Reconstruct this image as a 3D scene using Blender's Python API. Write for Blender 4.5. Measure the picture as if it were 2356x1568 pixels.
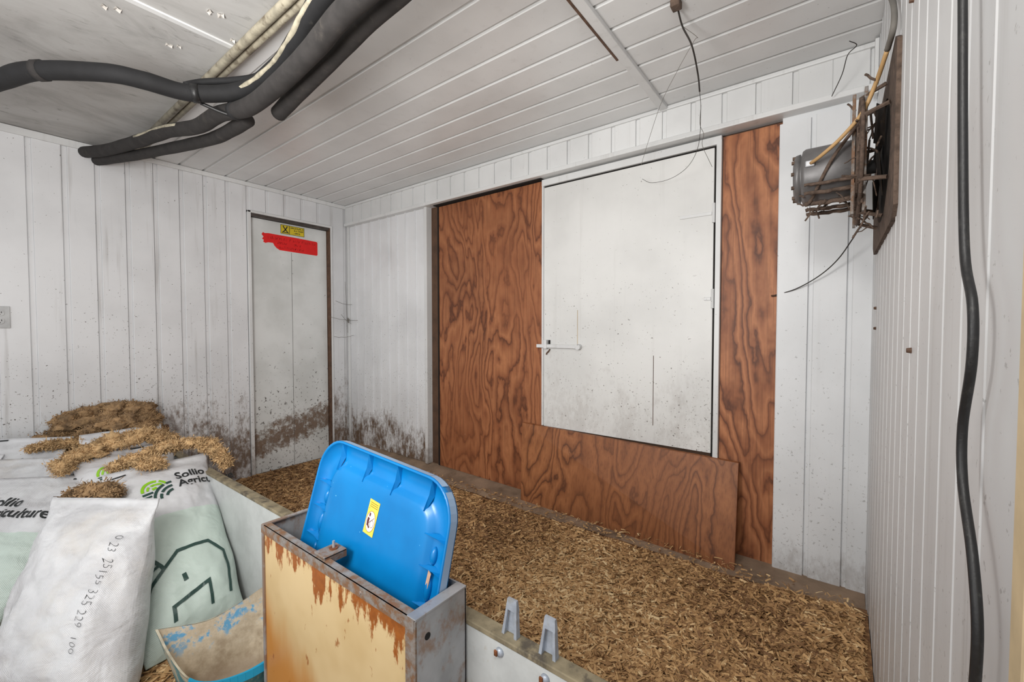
import bpy, bmesh, math, random
from mathutils import Vector, noise
import numpy as np

for o in list(bpy.data.objects):
    bpy.data.objects.remove(o, do_unlink=True)
S = bpy.context.scene
C = S.collection
random.seed(4)
R = math.radians

# ------------------------------------------------------------------ camera
cam_d = bpy.data.cameras.new('camera')
cam = bpy.data.objects.new('camera', cam_d)
C.objects.link(cam)
cam_d.sensor_fit = 'HORIZONTAL'
cam_d.sensor_width = 36
cam_d.lens = 980 / 2356 * 36
cam_d.clip_start = 0.02
cam.location = (0, 0, 1.12)
cam.rotation_euler = (R(90 - 1.7), 0, R(37.27))
S.camera = cam

# ------------------------------------------------------------------ light
W = bpy.data.worlds.new('daylight')
S.world = W
W.use_nodes = True
bg = W.node_tree.nodes['Background']
bg.inputs[0].default_value = (0.96, 0.98, 1.0, 1)
bg.inputs[1].default_value = 0.62


def area(name, loc, target, sx, sy, power, col=(1, 1, 1)):
    d = bpy.data.lights.new(name, 'AREA')
    d.shape = 'RECTANGLE'
    d.size, d.size_y, d.energy, d.color = sx, sy, power, col
    o = bpy.data.objects.new(name, d)
    C.objects.link(o)
    o.location = loc
    o.rotation_euler = (Vector(target) - Vector(loc)).to_track_quat('-Z', 'Y').to_euler()
    return o


area('doorway_daylight', (-0.9, -2.2, 1.5), (-1.5, 2.0, 1.0), 3.2, 2.0, 12, (1, 0.99, 0.97))
area('added_fill_lamp', (-0.15, -0.25, 1.98), (-1.5, 2.0, 1.0), 0.35, 0.35, 8, (1, 0.97, 0.93))  # added fill lamp above the camera, evens out the light
area('added_ceiling_fill', (-0.9, -0.35, 1.35), (-1.75, 1.35, 2.2), 0.5, 0.5, 26, (1, 0.98, 0.95))  # added lamp with no known source, brightens the ceiling

VS = S.view_settings
VS.view_transform = 'Standard'
VS.look = 'None'
VS.gamma = 1
VS.use_curve_mapping = False
VS.exposure = 0.3


# ------------------------------------------------------------------ materials
def lin(r, g, b):
    f = lambda c: c / 12.92 if c <= 0.04045 else ((c + 0.055) / 1.055) ** 2.4
    return (f(r / 255), f(g / 255), f(b / 255), 1)


class NT:
    """small helper for building node materials"""

    def __init__(s, name, rough=0.6, metal=0.0, spec=0.5):
        s.m = bpy.data.materials.new(name)
        s.m.use_nodes = True
        s.t = s.m.node_tree
        s.b = s.t.nodes['Principled BSDF']
        s.b.inputs['Roughness'].default_value = rough
        s.b.inputs['Metallic'].default_value = metal
        s.b.inputs['Specular IOR Level'].default_value = spec
        s._pos = None

    def n(s, typ):
        return s.t.nodes.new(typ)

    def put(s, sock, v):
        if hasattr(v, 'is_output'):
            s.t.links.new(v, sock)
        else:
            sock.default_value = v

    def pos(s):
        if s._pos is None:
            s._pos = s.n('ShaderNodeNewGeometry').outputs['Position']
        return s._pos

    def sep(s, v=None):
        q = s.n('ShaderNodeSeparateXYZ')
        s.put(q.inputs[0], v or s.pos())
        return q.outputs

    def scale(s, sc, off=(0, 0, 0), v=None):
        q = s.n('ShaderNodeMapping')
        s.put(q.inputs[0], v or s.pos())
        q.inputs['Scale'].default_value = sc
        q.inputs['Location'].default_value = off
        return q.outputs[0]

    def noise(s, v=None, scale=5, detail=3, rough=0.55, dist=0):
        q = s.n('ShaderNodeTexNoise')
        s.put(q.inputs['Vector'], v or s.pos())
        q.inputs['Scale'].default_value = scale
        q.inputs['Detail'].default_value = detail
        q.inputs['Roughness'].default_value = rough
        q.inputs['Distortion'].default_value = dist
        return q.outputs['Fac']

    def math(s, op, a, b=0.0, c=None, clamp=False):
        q = s.n('ShaderNodeMath')
        q.operation = op
        q.use_clamp = clamp
        s.put(q.inputs[0], a)
        s.put(q.inputs[1], b)
        if c is not None:
            s.put(q.inputs[2], c)
        return q.outputs[0]

    def step(s, x, lo, hi):
        q = s.n('ShaderNodeMapRange')
        q.interpolation_type = 'SMOOTHSTEP'
        s.put(q.inputs[0], x)
        q.inputs[1].default_value, q.inputs[2].default_value = lo, hi
        q.inputs[3].default_value, q.inputs[4].default_value = 0, 1
        return q.outputs[0]

    def mix(s, f, a, b):
        q = s.n('ShaderNodeMix')
        q.data_type = 'RGBA'
        s.put(q.inputs[0], f)
        s.put(q.inputs[6], a)
        s.put(q.inputs[7], b)
        return q.outputs[2]

    def ramp(s, f, stops):
        q = s.n('ShaderNodeValToRGB')
        s.put(q.inputs[0], f)
        e = q.color_ramp.elements
        while len(e) < len(stops):
            e.new(0.5)
        for el, (p, c) in zip(e, stops):
            el.position = p
            el.color = c
        return q.outputs[0]

    def bump(s, h, strength=0.3, dist=0.01):
        q = s.n('ShaderNodeBump')
        q.inputs['Strength'].default_value = strength
        q.inputs['Distance'].default_value = dist
        s.put(q.inputs['Height'], h)
        s.t.links.new(q.outputs[0], s.b.inputs['Normal'])

    def col(s, c):
        s.put(s.b.inputs['Base Color'], c)

    def rough(s, c):
        s.put(s.b.inputs['Roughness'], c)


def white_wall(name, base, stain_top, stain_amt, speck=0.5, rough=0.35, streak=0.3, rim=0.0, seed=0.0):
    """painted PVC boarding with specks, drips and muck along its foot"""
    k = NT(name, rough)
    p = k.scale((1, 1, 1), (seed, seed * 1.3, 0))
    z = k.sep()[2]
    c = k.mix(k.step(k.noise(p, 2.2, 4), 0.35, 0.7), base, tuple(x * 0.88 for x in base[:3]) + (1,))
    # drip streaks
    st = k.noise(k.scale((22, 22, 1.1), (seed, 0, 0)), 1, 4, 0.6)
    c = k.mix(k.math('MULTIPLY', k.step(st, 0.55, 0.8), streak), c, lin(135, 128, 120))
    # dark specks, more of them low down
    low = k.step(z, 1.9, 0.2)
    sp = k.noise(p, 95, 3, 0.6)
    patch = k.noise(p, 3.1, 3)
    thr = k.math('ADD', k.math('ADD', k.math('MULTIPLY', sp, 1.0), k.math('MULTIPLY', low, 0.075)),
                 k.math('MULTIPLY', patch, 0.12))
    c = k.mix(k.math('MULTIPLY', k.step(thr, 0.765, 0.81), speck), c, lin(82, 74, 66))
    # muck at the foot
    g = k.step(z, stain_top, stain_top * 0.22)
    nn = k.noise(k.scale((1, 1, 0.55), (seed, 3, 1)), 6.5, 6, 0.7)
    fine = k.noise(k.scale((1, 1, 0.5), (seed, 0, 0)), 42, 4, 0.7)
    mk = k.math('ADD', k.math('MULTIPLY', g, 0.36),
                k.math('ADD', k.math('MULTIPLY', nn, 0.9), k.math('MULTIPLY', fine, 0.7)))
    msk = k.math('MULTIPLY', k.math('MULTIPLY', k.step(mk, 0.94, 1.26), stain_amt), k.step(g, 0.0, 0.3))
    c = k.mix(msk, c, k.mix(fine, lin(70, 52, 38), lin(128, 104, 84)))
    k.col(c)
    k.rough(k.math('ADD', rough, k.math('MULTIPLY', msk, 0.5), clamp=True))
    k.bump(k.noise(p, 9, 3), 0.12, 0.01)
    return k.m


def plywood(name, seed, light=(180, 118, 77), mid=(146, 88, 54), dark=(84, 44, 24), zs=0.8, freq=15):
    k = NT(name, 0.55)
    v = k.scale((3.4, 3.4, zs), (seed, seed * 2.1, seed * 0.7))
    n1 = k.noise(v, 1.0, 2.5, 0.5, 0.6)
    wob = k.noise(k.scale((13, 13, 7), (seed, 0, 0)), 1, 3)
    ring = k.math('FRACT', k.math('ADD', k.math('MULTIPLY', n1, freq), k.math('MULTIPLY', wob, 1.6)))
    fig = k.ramp(ring, [(0.0, lin(*dark)), (0.07, lin(*mid)), (0.35, lin(*light)), (0.8, lin(*mid)), (1.0, lin(*dark))])
    big = k.noise(k.scale((2.0, 2.0, 1.5), (seed * 3, 1, 0)), 1, 3)
    c = k.mix(k.math('MULTIPLY', k.step(big, 0.3, 0.65), 0.6), fig, lin(*mid))
    gr = k.noise(k.scale((150, 150, 4)), 1, 3)
    c = k.mix(k.math('MULTIPLY', k.step(gr, 0.45, 0.75), 0.4), c, lin(*dark))
    dk = k.noise(k.scale((1.6, 1.6, 1.3), (seed, 7, 3)), 1, 4)
    c = k.mix(k.math('MULTIPLY', k.step(dk, 0.52, 0.75), 0.4), c, lin(92, 50, 28))
    sp = k.noise(k.pos(), 55, 2)
    c = k.mix(k.math('MULTIPLY', k.step(sp, 0.76, 0.8), 0.6), c, lin(190, 160, 130))
    k.col(c)
    k.bump(gr, 0.15, 0.003)
    return k.m


def plain(name, rgb, rough=0.5, metal=0.0, var=0.12, scale=14, dirt=None, dirt_amt=0.4, dthr=(0.55, 0.75), bump=0.1):
    k = NT(name, rough, metal)
    c = lin(*rgb)
    d = tuple(x * (1 - 2 * var) for x in c[:3]) + (1,)
    col = k.mix(k.step(k.noise(None, scale, 4), 0.3, 0.75), c, d)
    if dirt:
        dn = k.noise(k.scale((1, 1, 0.7), (2, 5, 1)), scale * 0.8, 6, 0.68)
        col = k.mix(k.math('MULTIPLY', k.step(dn, *dthr), dirt_amt), col, lin(*dirt))
    k.col(col)
    if bump:
        k.bump(k.noise(None, scale * 4, 3), bump, 0.004)
    return k.m


M = {}
M['left'] = white_wall('left_wall_boarding', lin(226, 227, 229), 0.85, 0.95, 0.95, 0.38, 0.45, seed=1.0)
M['backleft'] = white_wall('back_boarding', lin(230, 231, 233), 0.62, 1.0, 0.7, 0.38, 0.22, seed=4.0)
M['backright'] = white_wall('back_right_boarding', lin(230, 232, 234), 0.3, 0.35, 0.4, 0.36, 0.1, seed=7.0)
M['right'] = white_wall('right_wall_boarding', lin(214, 215, 216), 0.45, 0.35, 0.35, 0.42, 0.35, seed=11.0)
M['ceil'] = white_wall('ceiling_boarding', lin(226, 227, 227), 0.2, 0.0, 0.45, 0.32, 0.1, seed=15.0)
M['header'] = white_wall('header_boarding', lin(226, 227, 227), 0.2, 0.0, 0.55, 0.3, 0.15, seed=18.0)
M['trim'] = white_wall('white_trim', lin(224, 225, 225), 0.4, 0.6, 0.6, 0.4, 0.3, seed=21.0)
M['hatch'] = white_wall('hatch_paint', lin(226, 226, 224), 1.3, 0.2, 0.8, 0.42, 0.16, seed=26.0)
M['ply1'] = plywood('plywood_reddish', 1.7)
M['ply2'] = plywood('plywood_strip', 5.3, light=(190, 126, 84), zs=0.7)
M['ply3'] = plywood('plywood_low_board', 9.1, light=(168, 108, 66), mid=(138, 84, 48), dark=(82, 44, 22), zs=0.9, freq=15)
M['stud'] = plain('brown_stud', (92, 66, 48), 0.7, var=0.2)
M['dark'] = plain('dark_gap', (24, 20, 17), 0.9)
M['rustedge'] = plain('rusty_edge', (104, 76, 58), 0.7, var=0.25, scale=30)
M['darkmetal'] = plain('dark_metal_lip', (92, 84, 80), 0.5, 0.4, var=0.25)
M['concrete'] = plain('dusty_concrete', (156, 132, 110), 0.85, var=0.2, scale=9, dirt=(86, 64, 46), dirt_amt=0.7, bump=0.4)
M['steel'] = plain('galvanised_steel', (176, 177, 180), 0.36, 0.35, var=0.15, scale=12, dirt=(140, 104, 74), dirt_amt=0.75, dthr=(0.46, 0.58))
M['zinc'] = plain('zinc_clip', (178, 186, 198), 0.35, 0.3, var=0.15, scale=40, dirt=(150, 140, 110), dirt_amt=0.5)
M['rubber'] = plain('black_foam_tube', (27, 27, 29), 0.8, var=0.2, scale=22, dirt=(98, 94, 86), dirt_amt=0.3, dthr=(0.62, 0.8))
M['rubber2'] = plain('dusty_foam_tube', (50, 47, 46), 0.85, var=0.2, scale=22, dirt=(92, 86, 78), dirt_amt=0.4)
M['cream'] = plain('cream_tape', (190, 182, 160), 0.6, var=0.25, scale=30, dirt=(70, 58, 44), dirt_amt=0.6)
M['pipe'] = plain('old_conduit', (178, 170, 150), 0.6, var=0.2, scale=26, dirt=(84, 70, 52), dirt_amt=0.8, dthr=(0.48, 0.68))
M['cable'] = plain('black_cable', (30, 30, 31), 0.45, var=0.1, scale=60, dirt=(120, 118, 112), dirt_amt=0.3)
M['wire'] = plain('dark_wire', (52, 46, 42), 0.7)
M['fine'] = plain('pale_wire', (120, 116, 110), 0.7)
M['motor'] = plain('motor_grey', (122, 120, 120), 0.42, 0.3, var=0.2, scale=12, dirt=(112, 94, 78), dirt_amt=0.6, bump=0.05)
M['crud'] = plain('dusty_rust', (108, 90, 78), 0.95, var=0.3, scale=45, dirt=(52, 38, 30), dirt_amt=0.7, bump=0.6)
M['fandark'] = plain('fan_dark_brown', (44, 34, 26), 0.95, var=0.3, scale=30, dirt=(84, 64, 46), dirt_amt=0.6, bump=0.5)  # dark brown of the blades, also the painted shade of the fan recess
M['cord'] = plain('tan_cord', (196, 158, 108), 0.55, var=0.12)
M['plugwhite'] = plain('outlet_plastic', (192, 193, 193), 0.4)
M['black'] = plain('black_print', (34, 38, 40), 0.6)
M['slot'] = plain('slot_black', (18, 18, 18), 0.8)
M['red'] = plain('red_label', (232, 22, 22), 0.5, var=0.06)
M['reddark'] = plain('red_print', (196, 10, 12), 0.5, var=0.04)
M['yellow'] = plain('yellow_label', (222, 196, 40), 0.5, var=0.08)
M['lidyellow'] = plain('yellow_sticker', (244, 208, 84), 0.45, var=0.04)
M['labelwhite'] = plain('label_white', (236, 226, 224), 0.5, var=0.02)
M['maroon'] = plain('maroon_print', (92, 40, 44), 0.5)
M['olive'] = plain('ochre_print', (150, 118, 20), 0.5)
M['barngreen'] = plain('dark_green_print', (44, 72, 66), 0.4, var=0.03)
M['lime'] = plain('lime_print', (142, 200, 34), 0.4, var=0.03)
M['wood'] = plain('pale_wood_edge', (226, 204, 164), 0.6)
M['wool'] = plain('tan_wool', (214, 178, 130), 0.95, var=0.2, scale=26, dirt=(120, 92, 64), dirt_amt=0.55, dthr=(0.5, 0.7), bump=1.0)
M['wooldark'] = plain('brown_wool', (180, 146, 106), 0.95, var=0.25, scale=22, dirt=(92, 74, 56), dirt_amt=0.7, dthr=(0.45, 0.65), bump=1.0)
M['brownboard'] = plain('brown_board', (92, 66, 56), 0.8, var=0.2)
M['bolt'] = plain('rusty_bolt', (150, 92, 56), 0.6, 0.4, var=0.3, scale=80)
M['flake'] = plain('paint_flake', (226, 222, 216), 0.6, dirt=(150, 120, 90), dirt_amt=0.4)


def m_grey_ceiling():
    k = NT('grey_ceiling_panel', 0.75)
    p = k.pos()
    a = k.noise(k.scale((2.2, 1.2, 1)), 1.6, 6, 0.65, 0.8)
    c = k.ramp(a, [(0.25, lin(148, 146, 144)), (0.5, lin(184, 183, 181)), (0.75, lin(200, 200, 199))])
    s = k.noise(k.scale((6, 2.2, 1), (1, 2, 0)), 4, 6, 0.72, 1.0)
    c = k.mix(k.math('MULTIPLY', k.step(s, 0.56, 0.7), 0.4), c, lin(92, 88, 84))
    w = k.noise(p, 13, 2)
    c = k.mix(k.step(w, 0.79, 0.8), c, lin(226, 222, 216))
    k.col(c)
    return k.m


def m_door():
    k = NT('grey_door_paint', 0.45)
    x, y, z = k.sep()
    c = k.mix(k.step(k.noise(None, 3, 4), 0.35, 0.7), lin(226, 228, 227), lin(206, 208, 206))
    sp = k.noise(None, 55, 3, 0.6)
    c = k.mix(k.math('MULTIPLY', k.step(k.math('ADD', sp, k.math('MULTIPLY', k.step(z, 1.2, 0.3), 0.1)), 0.70, 0.75), 0.85), c, lin(70, 62, 56))
    nn = k.noise(k.scale((1, 1, 0.8), (3, 1, 2)), 6, 6, 0.72)
    fine = k.noise(None, 34, 4, 0.7)
    # splash band: strongest a hand above the bedding, worn paler below
    slope = k.math('SUBTRACT', z, k.math('MULTIPLY', k.math('SUBTRACT', y, 1.36), 0.22))
    up = k.step(slope, 0.46, 0.27)
    dn = k.step(slope, 0.06, 0.18)
    band = k.math('MULTIPLY', up, k.math('ADD', k.math('MULTIPLY', dn, 0.75), 0.25))
    mk = k.math('ADD', k.math('MULTIPLY', band, 0.42), k.math('ADD', k.math('MULTIPLY', nn, 0.85), k.math('MULTIPLY', fine, 0.75)))
    msk = k.math('MULTIPLY', k.step(mk, 0.98, 1.25), 0.92)
    c = k.mix(msk, c, k.mix(fine, lin(62, 46, 34), lin(140, 112, 88)))
    k.col(c)
    return k.m


def m_bag(name, kind):
    """woven plastic sack; u runs from its hem (0) to its foot (1)"""
    k = NT(name, 0.3, spec=0.5)
    uv = k.n('ShaderNodeUVMap').outputs[0]
    u, v, _ = k.sep(uv)
    white = lin(216, 217, 220)
    c = k.mix(k.step(k.noise(None, 9, 4), 0.35, 0.72), white, lin(196, 196, 199))
    if kind == 'print':
        edge = k.math('ADD', u, k.math('MULTIPLY', v, -0.02))
        c = k.mix(k.step(edge, 0.385, 0.39), c, lin(198, 212, 204))
    else:
        c = k.mix(k.math('MULTIPLY', k.step(k.noise(None, 5, 5, 0.6), 0.5, 0.75), 0.4), c, lin(206, 196, 182))
    sx = k.math('SINE', k.math('MULTIPLY', u, 900.0))
    sy = k.math('SINE', k.math('MULTIPLY', v, 560.0))
    weave = k.math('MULTIPLY', sx, sy)
    c = k.mix(k.math('MULTIPLY', k.step(weave, 0.2, 0.9), 0.18 if kind != 'print' else 0.05), c, lin(150, 150, 152))
    k.col(c)
    wr = k.noise(k.scale((1, 1, 1.4)), 11, 3, 0.5, 0.3)
    k.bump(k.math('ADD', wr, k.math('MULTIPLY', weave, 0.02)), 0.7, 0.02)
    return k.m


def m_cream_panel():
    k = NT('cream_plastic_panel', 0.42)
    x, y, z = k.sep()
    c = k.mix(k.step(k.noise(None, 5, 3), 0.35, 0.7), lin(214, 189, 143), lin(199, 171, 122))
    # syrupy brown run spreading from the lower left
    d = k.math('ADD', k.math('MULTIPLY', k.math('ADD', x, 1.33), 0.62), z)
    run = k.math('ADD', d, k.math('MULTIPLY', k.math('SUBTRACT', k.noise(k.scale((7, 7, 2)), 1, 4), 0.5), 0.28))
    c = k.mix(k.math('MULTIPLY', k.step(run, 0.42, 0.24), 0.85), c, lin(186, 118, 36))
    # rust runs hanging from the rim
    drip = k.noise(k.scale((34, 34, 6)), 1, 5, 0.65)
    hang = k.math('ADD', k.math('MULTIPLY', k.step(z, 0.36, 0.55), 0.30), k.math('ADD', k.math('MULTIPLY', drip, 0.9), k.math('MULTIPLY', k.noise(k.scale((1, 1, 0.6)), 36, 4, 0.7), 0.5)))
    c = k.mix(k.step(hang, 0.89, 0.97), c, k.mix(k.noise(None, 50, 3), lin(112, 58, 20), lin(178, 104, 40)))
    sp = k.noise(k.scale((1, 1, 0.5)), 30, 4, 0.6)
    c = k.mix(k.math('MULTIPLY', k.step(sp, 0.655, 0.71), 0.8), c, lin(150, 86, 30))
    k.col(c)
    return k.m


def m_rim():
    k = NT('rusty_rim', 0.6, 0.3)
    n = k.noise(None, 28, 6, 0.7)
    k.col(k.ramp(n, [(0.32, lin(128, 84, 54)), (0.45, lin(122, 92, 68)), (0.53, lin(128, 118, 110)), (0.7, lin(158, 156, 154))]))
    k.put(k.b.inputs['Metallic'], k.math('MULTIPLY', k.step(n, 0.5, 0.7), 0.3))
    k.bump(n, 0.5, 0.004)
    return k.m


def m_blue():
    k = NT('blue_plastic', 0.3)
    c = k.mix(k.step(k.noise(None, 7, 3), 0.3, 0.75), lin(3, 122, 190), lin(2, 110, 176))
    sp = k.noise(None, 120, 2)
    c = k.mix(k.step(sp, 0.77, 0.79), c, lin(120, 190, 230))
    k.col(c)
    return k.m


def m_bin():
    k = NT('worn_teal_plastic', 0.6)
    back = k.n('ShaderNodeNewGeometry').outputs['Normal']
    n = k.noise(k.scale((1, 1, 0.5)), 26, 6, 0.72)
    c = k.ramp(n, [(0.38, lin(62, 122, 132)), (0.5, lin(98, 142, 144)), (0.58, lin(186, 174, 150)), (0.75, lin(206, 190, 160))])
    k.col(c)
    return k.m


def m_bin_in():
    k = NT('worn_tan_lining', 0.7)
    n = k.noise(None, 9, 5, 0.7)
    f = k.noise(k.scale((1, 1, 1)), 60, 4, 0.7)
    z = k.sep()[2]
    c = k.ramp(n, [(0.3, lin(150, 132, 108)), (0.55, lin(206, 192, 168)), (0.8, lin(222, 216, 204))])
    b = k.math('MULTIPLY', k.step(k.math('ADD', n, k.math('MULTIPLY', f, 0.5)), 0.74, 0.86), k.step(z, 0.10, 0.17))
    c = k.mix(b, c, lin(96, 158, 196))
    c = k.mix(k.math('MULTIPLY', k.step(z, 0.09, 0.03), 0.6), c, lin(120, 98, 76))
    k.col(c)
    return k.m


def m_board():
    k = NT('grey_partition_board', 0.42)
    n = k.noise(None, 8, 5, 0.65)
    c = k.mix(k.step(n, 0.35, 0.7), lin(204, 207, 206), lin(186, 189, 188))
    x = k.sep()[0]
    d = k.noise(k.scale((1, 1, 0.6)), 24, 5, 0.7)
    c = k.mix(k.math('MULTIPLY', k.step(d, 0.56, 0.7), k.math('MULTIPLY', k.step(x, -1.0, -0.5), 0.6)), c, lin(168, 150, 118))
    k.col(c)
    return k.m


def m_chips():
    k = NT('wood_shavings', 0.75)
    a = k.n('ShaderNodeAttribute')
    a.attribute_name = 'tone'
    c = k.ramp(a.outputs['Fac'], [(0.0, lin(118, 84, 54)), (0.4, lin(178, 138, 92)), (0.75, lin(214, 174, 122)), (1.0, lin(240, 212, 164))])
    k.col(c)
    return k.m


def m_bed():
    k = NT('packed_shavings', 0.9)
    n = k.noise(None, 70, 5, 0.7)
    b = k.noise(None, 3, 3)
    c = k.ramp(n, [(0.3, lin(92, 64, 42)), (0.5, lin(146, 106, 68)), (0.7, lin(188, 146, 98))])
    c = k.mix(k.math('MULTIPLY', k.step(b, 0.4, 0.7), 0.4), c, lin(92, 62, 40))
    k.col(c)
    k.bump(n, 0.8, 0.01)
    return k.m


M['greyceil'], M['door'] = m_grey_ceiling(), m_door()
M['bagprint'], M['bagplain'] = m_bag('printed_sack', 'print'), m_bag('plain_sack', 'plain')
M['panel'], M['rim'], M['blue'] = m_cream_panel(), m_rim(), m_blue()
M['bin'], M['binin'], M['board'] = m_bin(), m_bin_in(), m_board()
M['chips'], M['bed'] = m_chips(), m_bed()
k = NT('worn_blue_lip', 0.4)
k.col(lin(30, 150, 190))
M['bluelip'] = k.m
k = NT('pale_blue_edge', 0.35)
k.col(lin(150, 176, 206))
M['blueedge'] = k.m

# ------------------------------------------------------------------ building helpers
WL = {}


class MB:
    def __init__(s):
        s.v, s.f, s.uv = [], [], None

    def add(s, v, f):
        o = len(s.v)
        s.v += [tuple(p) for p in v]
        s.f += [tuple(i + o for i in q) for q in f]
        return s

    def box(s, x0, x1, y0, y1, z0, z1, b=0.0):
        if b <= 0:
            v = [(x, y, z) for x in (x0, x1) for y in (y0, y1) for z in (z0, z1)]
            return s.add(v, [(0, 1, 3, 2), (4, 6, 7, 5), (0, 4, 5, 1), (2, 3, 7, 6), (0, 2, 6, 4), (1, 5, 7, 3)])
        bm = bmesh.new()
        bmesh.ops.create_cube(bm, size=1)
        for q in bm.verts:
            q.co = Vector(((x0 + x1) / 2 + q.co.x * (x1 - x0), (y0 + y1) / 2 + q.co.y * (y1 - y0), (z0 + z1) / 2 + q.co.z * (z1 - z0)))
        bmesh.ops.bevel(bm, geom=list(bm.edges), offset=b, segments=2, affect='EDGES', profile=0.5)
        bm.verts.ensure_lookup_table()
        s.add([q.co[:] for q in bm.verts], [[q.index for q in f.verts] for f in bm.faces])
        bm.free()
        return s

    def hexa(s, a, b):
        """two quads (lists of 4 points) joined to a solid"""
        return s.add(list(a) + list(b), [(0, 1, 2, 3), (7, 6, 5, 4), (0, 4, 5, 1), (1, 5, 6, 2), (2, 6, 7, 3), (3, 7, 4, 0)])

    def tube(s, pts, rad, n=10, cap=True):
        pts = [Vector(p) for p in pts]
        if not hasattr(rad, '__len__'):
            rad = [rad] * len(pts)
        rings = []
        nrm = None
        for i, p in enumerate(pts):
            t = (pts[min(i + 1, len(pts) - 1)] - pts[max(i - 1, 0)]).normalized()
            if nrm is None:
                a = Vector((0, 0, 1)) if abs(t.z) < 0.9 else Vector((1, 0, 0))
                nrm = (a - t * a.dot(t)).normalized()
            else:
                nrm = (nrm - t * nrm.dot(t)).normalized()
            bi = t.cross(nrm)
            rings.append([p + (nrm * math.cos(2 * math.pi * j / n) + bi * math.sin(2 * math.pi * j / n)) * rad[i] for j in range(n)])
        v = [q for r in rings for q in r]
        f = [(i * n + j, i * n + (j + 1) % n, (i + 1) * n + (j + 1) % n, (i + 1) * n + j) for i in range(len(pts) - 1) for j in range(n)]
        if cap:
            f.append(tuple(range(n))[::-1])
            f.append(tuple((len(pts) - 1) * n + j for j in range(n)))
        return s.add(v, f)

    def prism(s, prof, fn0, fn1):
        """profile swept between two placings fn(a, b) -> point"""
        n = len(prof)
        v = [fn0(*p) for p in prof] + [fn1(*p) for p in prof]
        f = [(i, (i + 1) % n, n + (i + 1) % n, n + i) for i in range(n)]
        return s.add(v, f + [tuple(range(n))[::-1], tuple(range(n, 2 * n))])

    def mesh(s, name, smooth=False, origin=(0, 0, 0)):
        me = bpy.data.meshes.new(name)
        o = Vector(origin)
        me.from_pydata([tuple(Vector(p) - o) for p in s.v], [], s.f)
        if s.uv:
            l = me.uv_layers.new(name='UVMap')
            for lp in me.loops:
                l.data[lp.index].uv = s.uv[lp.vertex_index]
        bm = bmesh.new()
        bm.from_mesh(me)
        bmesh.ops.recalc_face_normals(bm, faces=bm.faces)
        bm.to_mesh(me)
        bm.free()
        if smooth:
            me.polygons.foreach_set('use_smooth', [True] * len(me.polygons))
        return me

    def build(s, name, mat, parent=None, smooth=False):
        a = np.array(s.v)
        lo, hi = a.min(0), a.max(0)
        org = Vector(((lo[0] + hi[0]) / 2, (lo[1] + hi[1]) / 2, lo[2]))
        me = s.mesh(name, smooth, org)
        return place(name, me, mat, org, parent)


def place(name, me, mat, org, parent=None):
    o = bpy.data.objects.new(name, me)
    C.objects.link(o)
    if me is not None and mat is not None and not me.materials:
        me.materials.append(mat)
    w = Vector(org)
    WL[o.name] = w
    if parent:
        o.parent = parent
        o.location = w - WL[parent.name]
    else:
        o.location = w
    return o


def tag(o, label, cat, group=None, kind=None):
    o['label'], o['category'] = label, cat
    if group:
        o['group'] = group
    if kind:
        o['kind'] = kind
    return o


def thing(name, loc, label, cat, group=None):
    return tag(place(name, None, None, loc), label, cat, group)


def struct(o, label=None, cat=None):
    o['kind'] = 'structure'
    if label:
        o['label'] = label
        o['category'] = cat
    return o


def spline(pts, k=8):
    """Catmull-Rom through the points"""
    p = [Vector(q) for q in pts]
    p = [p[0] * 2 - p[1]] + p + [p[-1] * 2 - p[-2]]
    out = []
    for i in range(1, len(p) - 2):
        for j in range(k):
            t = j / k
            a, b, c, d = p[i - 1], p[i], p[i + 1], p[i + 2]
            out.append(0.5 * ((2 * b) + (c - a) * t + (2 * a - 5 * b + 4 * c - d) * t * t + (3 * b - a - 3 * c + d) * t ** 3))
    out.append(p[-2])
    return out


# ------------------------------------------------------------------ room shell
XL, XR, YB, ZC = -3.48, 0.108, 2.165, 2.197
fl = MB().box(-3.7, 2.2, -2.6, 2.4, -0.12, 0.0).build('floor', M['concrete'])
struct(fl, 'dusty concrete floor under the sacks and bedding', 'floor')
wl = MB().box(XL - 0.12, XL - 0.012, -1.6, 1.34, 0, ZC + 0.05).box(XL - 0.12, XL - 0.012, 1.99, 2.3, 0, ZC + 0.05) \
    .box(XL - 0.12, XL - 0.012, 1.34, 1.99, 1.985, ZC + 0.05).box(XL - 0.12, XL - 0.09, 1.34, 1.99, 0, 1.985).build('wall_left', M['left'])
struct(wl, 'white boarded wall behind the feed sacks', 'wall')
wb = MB().box(XL - 0.1, 0.3, 2.212, 2.32, 0, ZC + 0.05).build('wall_back', M['stud'])
struct(wb, 'back wall with white boarding and plywood', 'wall')
wr = MB().box(XR + 0.012, XR + 0.13, 0.47, 2.3, 0, ZC + 0.05).build('wall_right', M['right'])
struct(wr, 'white boarded wall carrying the fan and the black cable', 'wall')
ce = MB().box(XL - 0.1, 0.3, -0.7, 2.32, ZC + 0.012, ZC + 0.08).build('ceiling', M['ceil'])
struct(ce, 'low ceiling of white boards and grey panels', 'ceiling')


def plank_profile(w, lip, hi, lo):
    return [(0, 0), (w, 0), (w, lo), (w - lip, lo), (w - lip - 0.0005, 0.001), (w - lip - 0.0035, 0.001), (w - lip - 0.005, hi), (0.003, hi), (0, hi - 0.003)]


def rib_profile(w, rib, flat, hi):
    g = min(0.001, flat)
    return [(0, 0), (w, 0), (w, hi), (w - rib, hi), (w - rib - 0.0005, g), (w - rib - 0.0035, g), (w - rib - 0.004, flat), (0, flat)]


PM = {}


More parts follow.
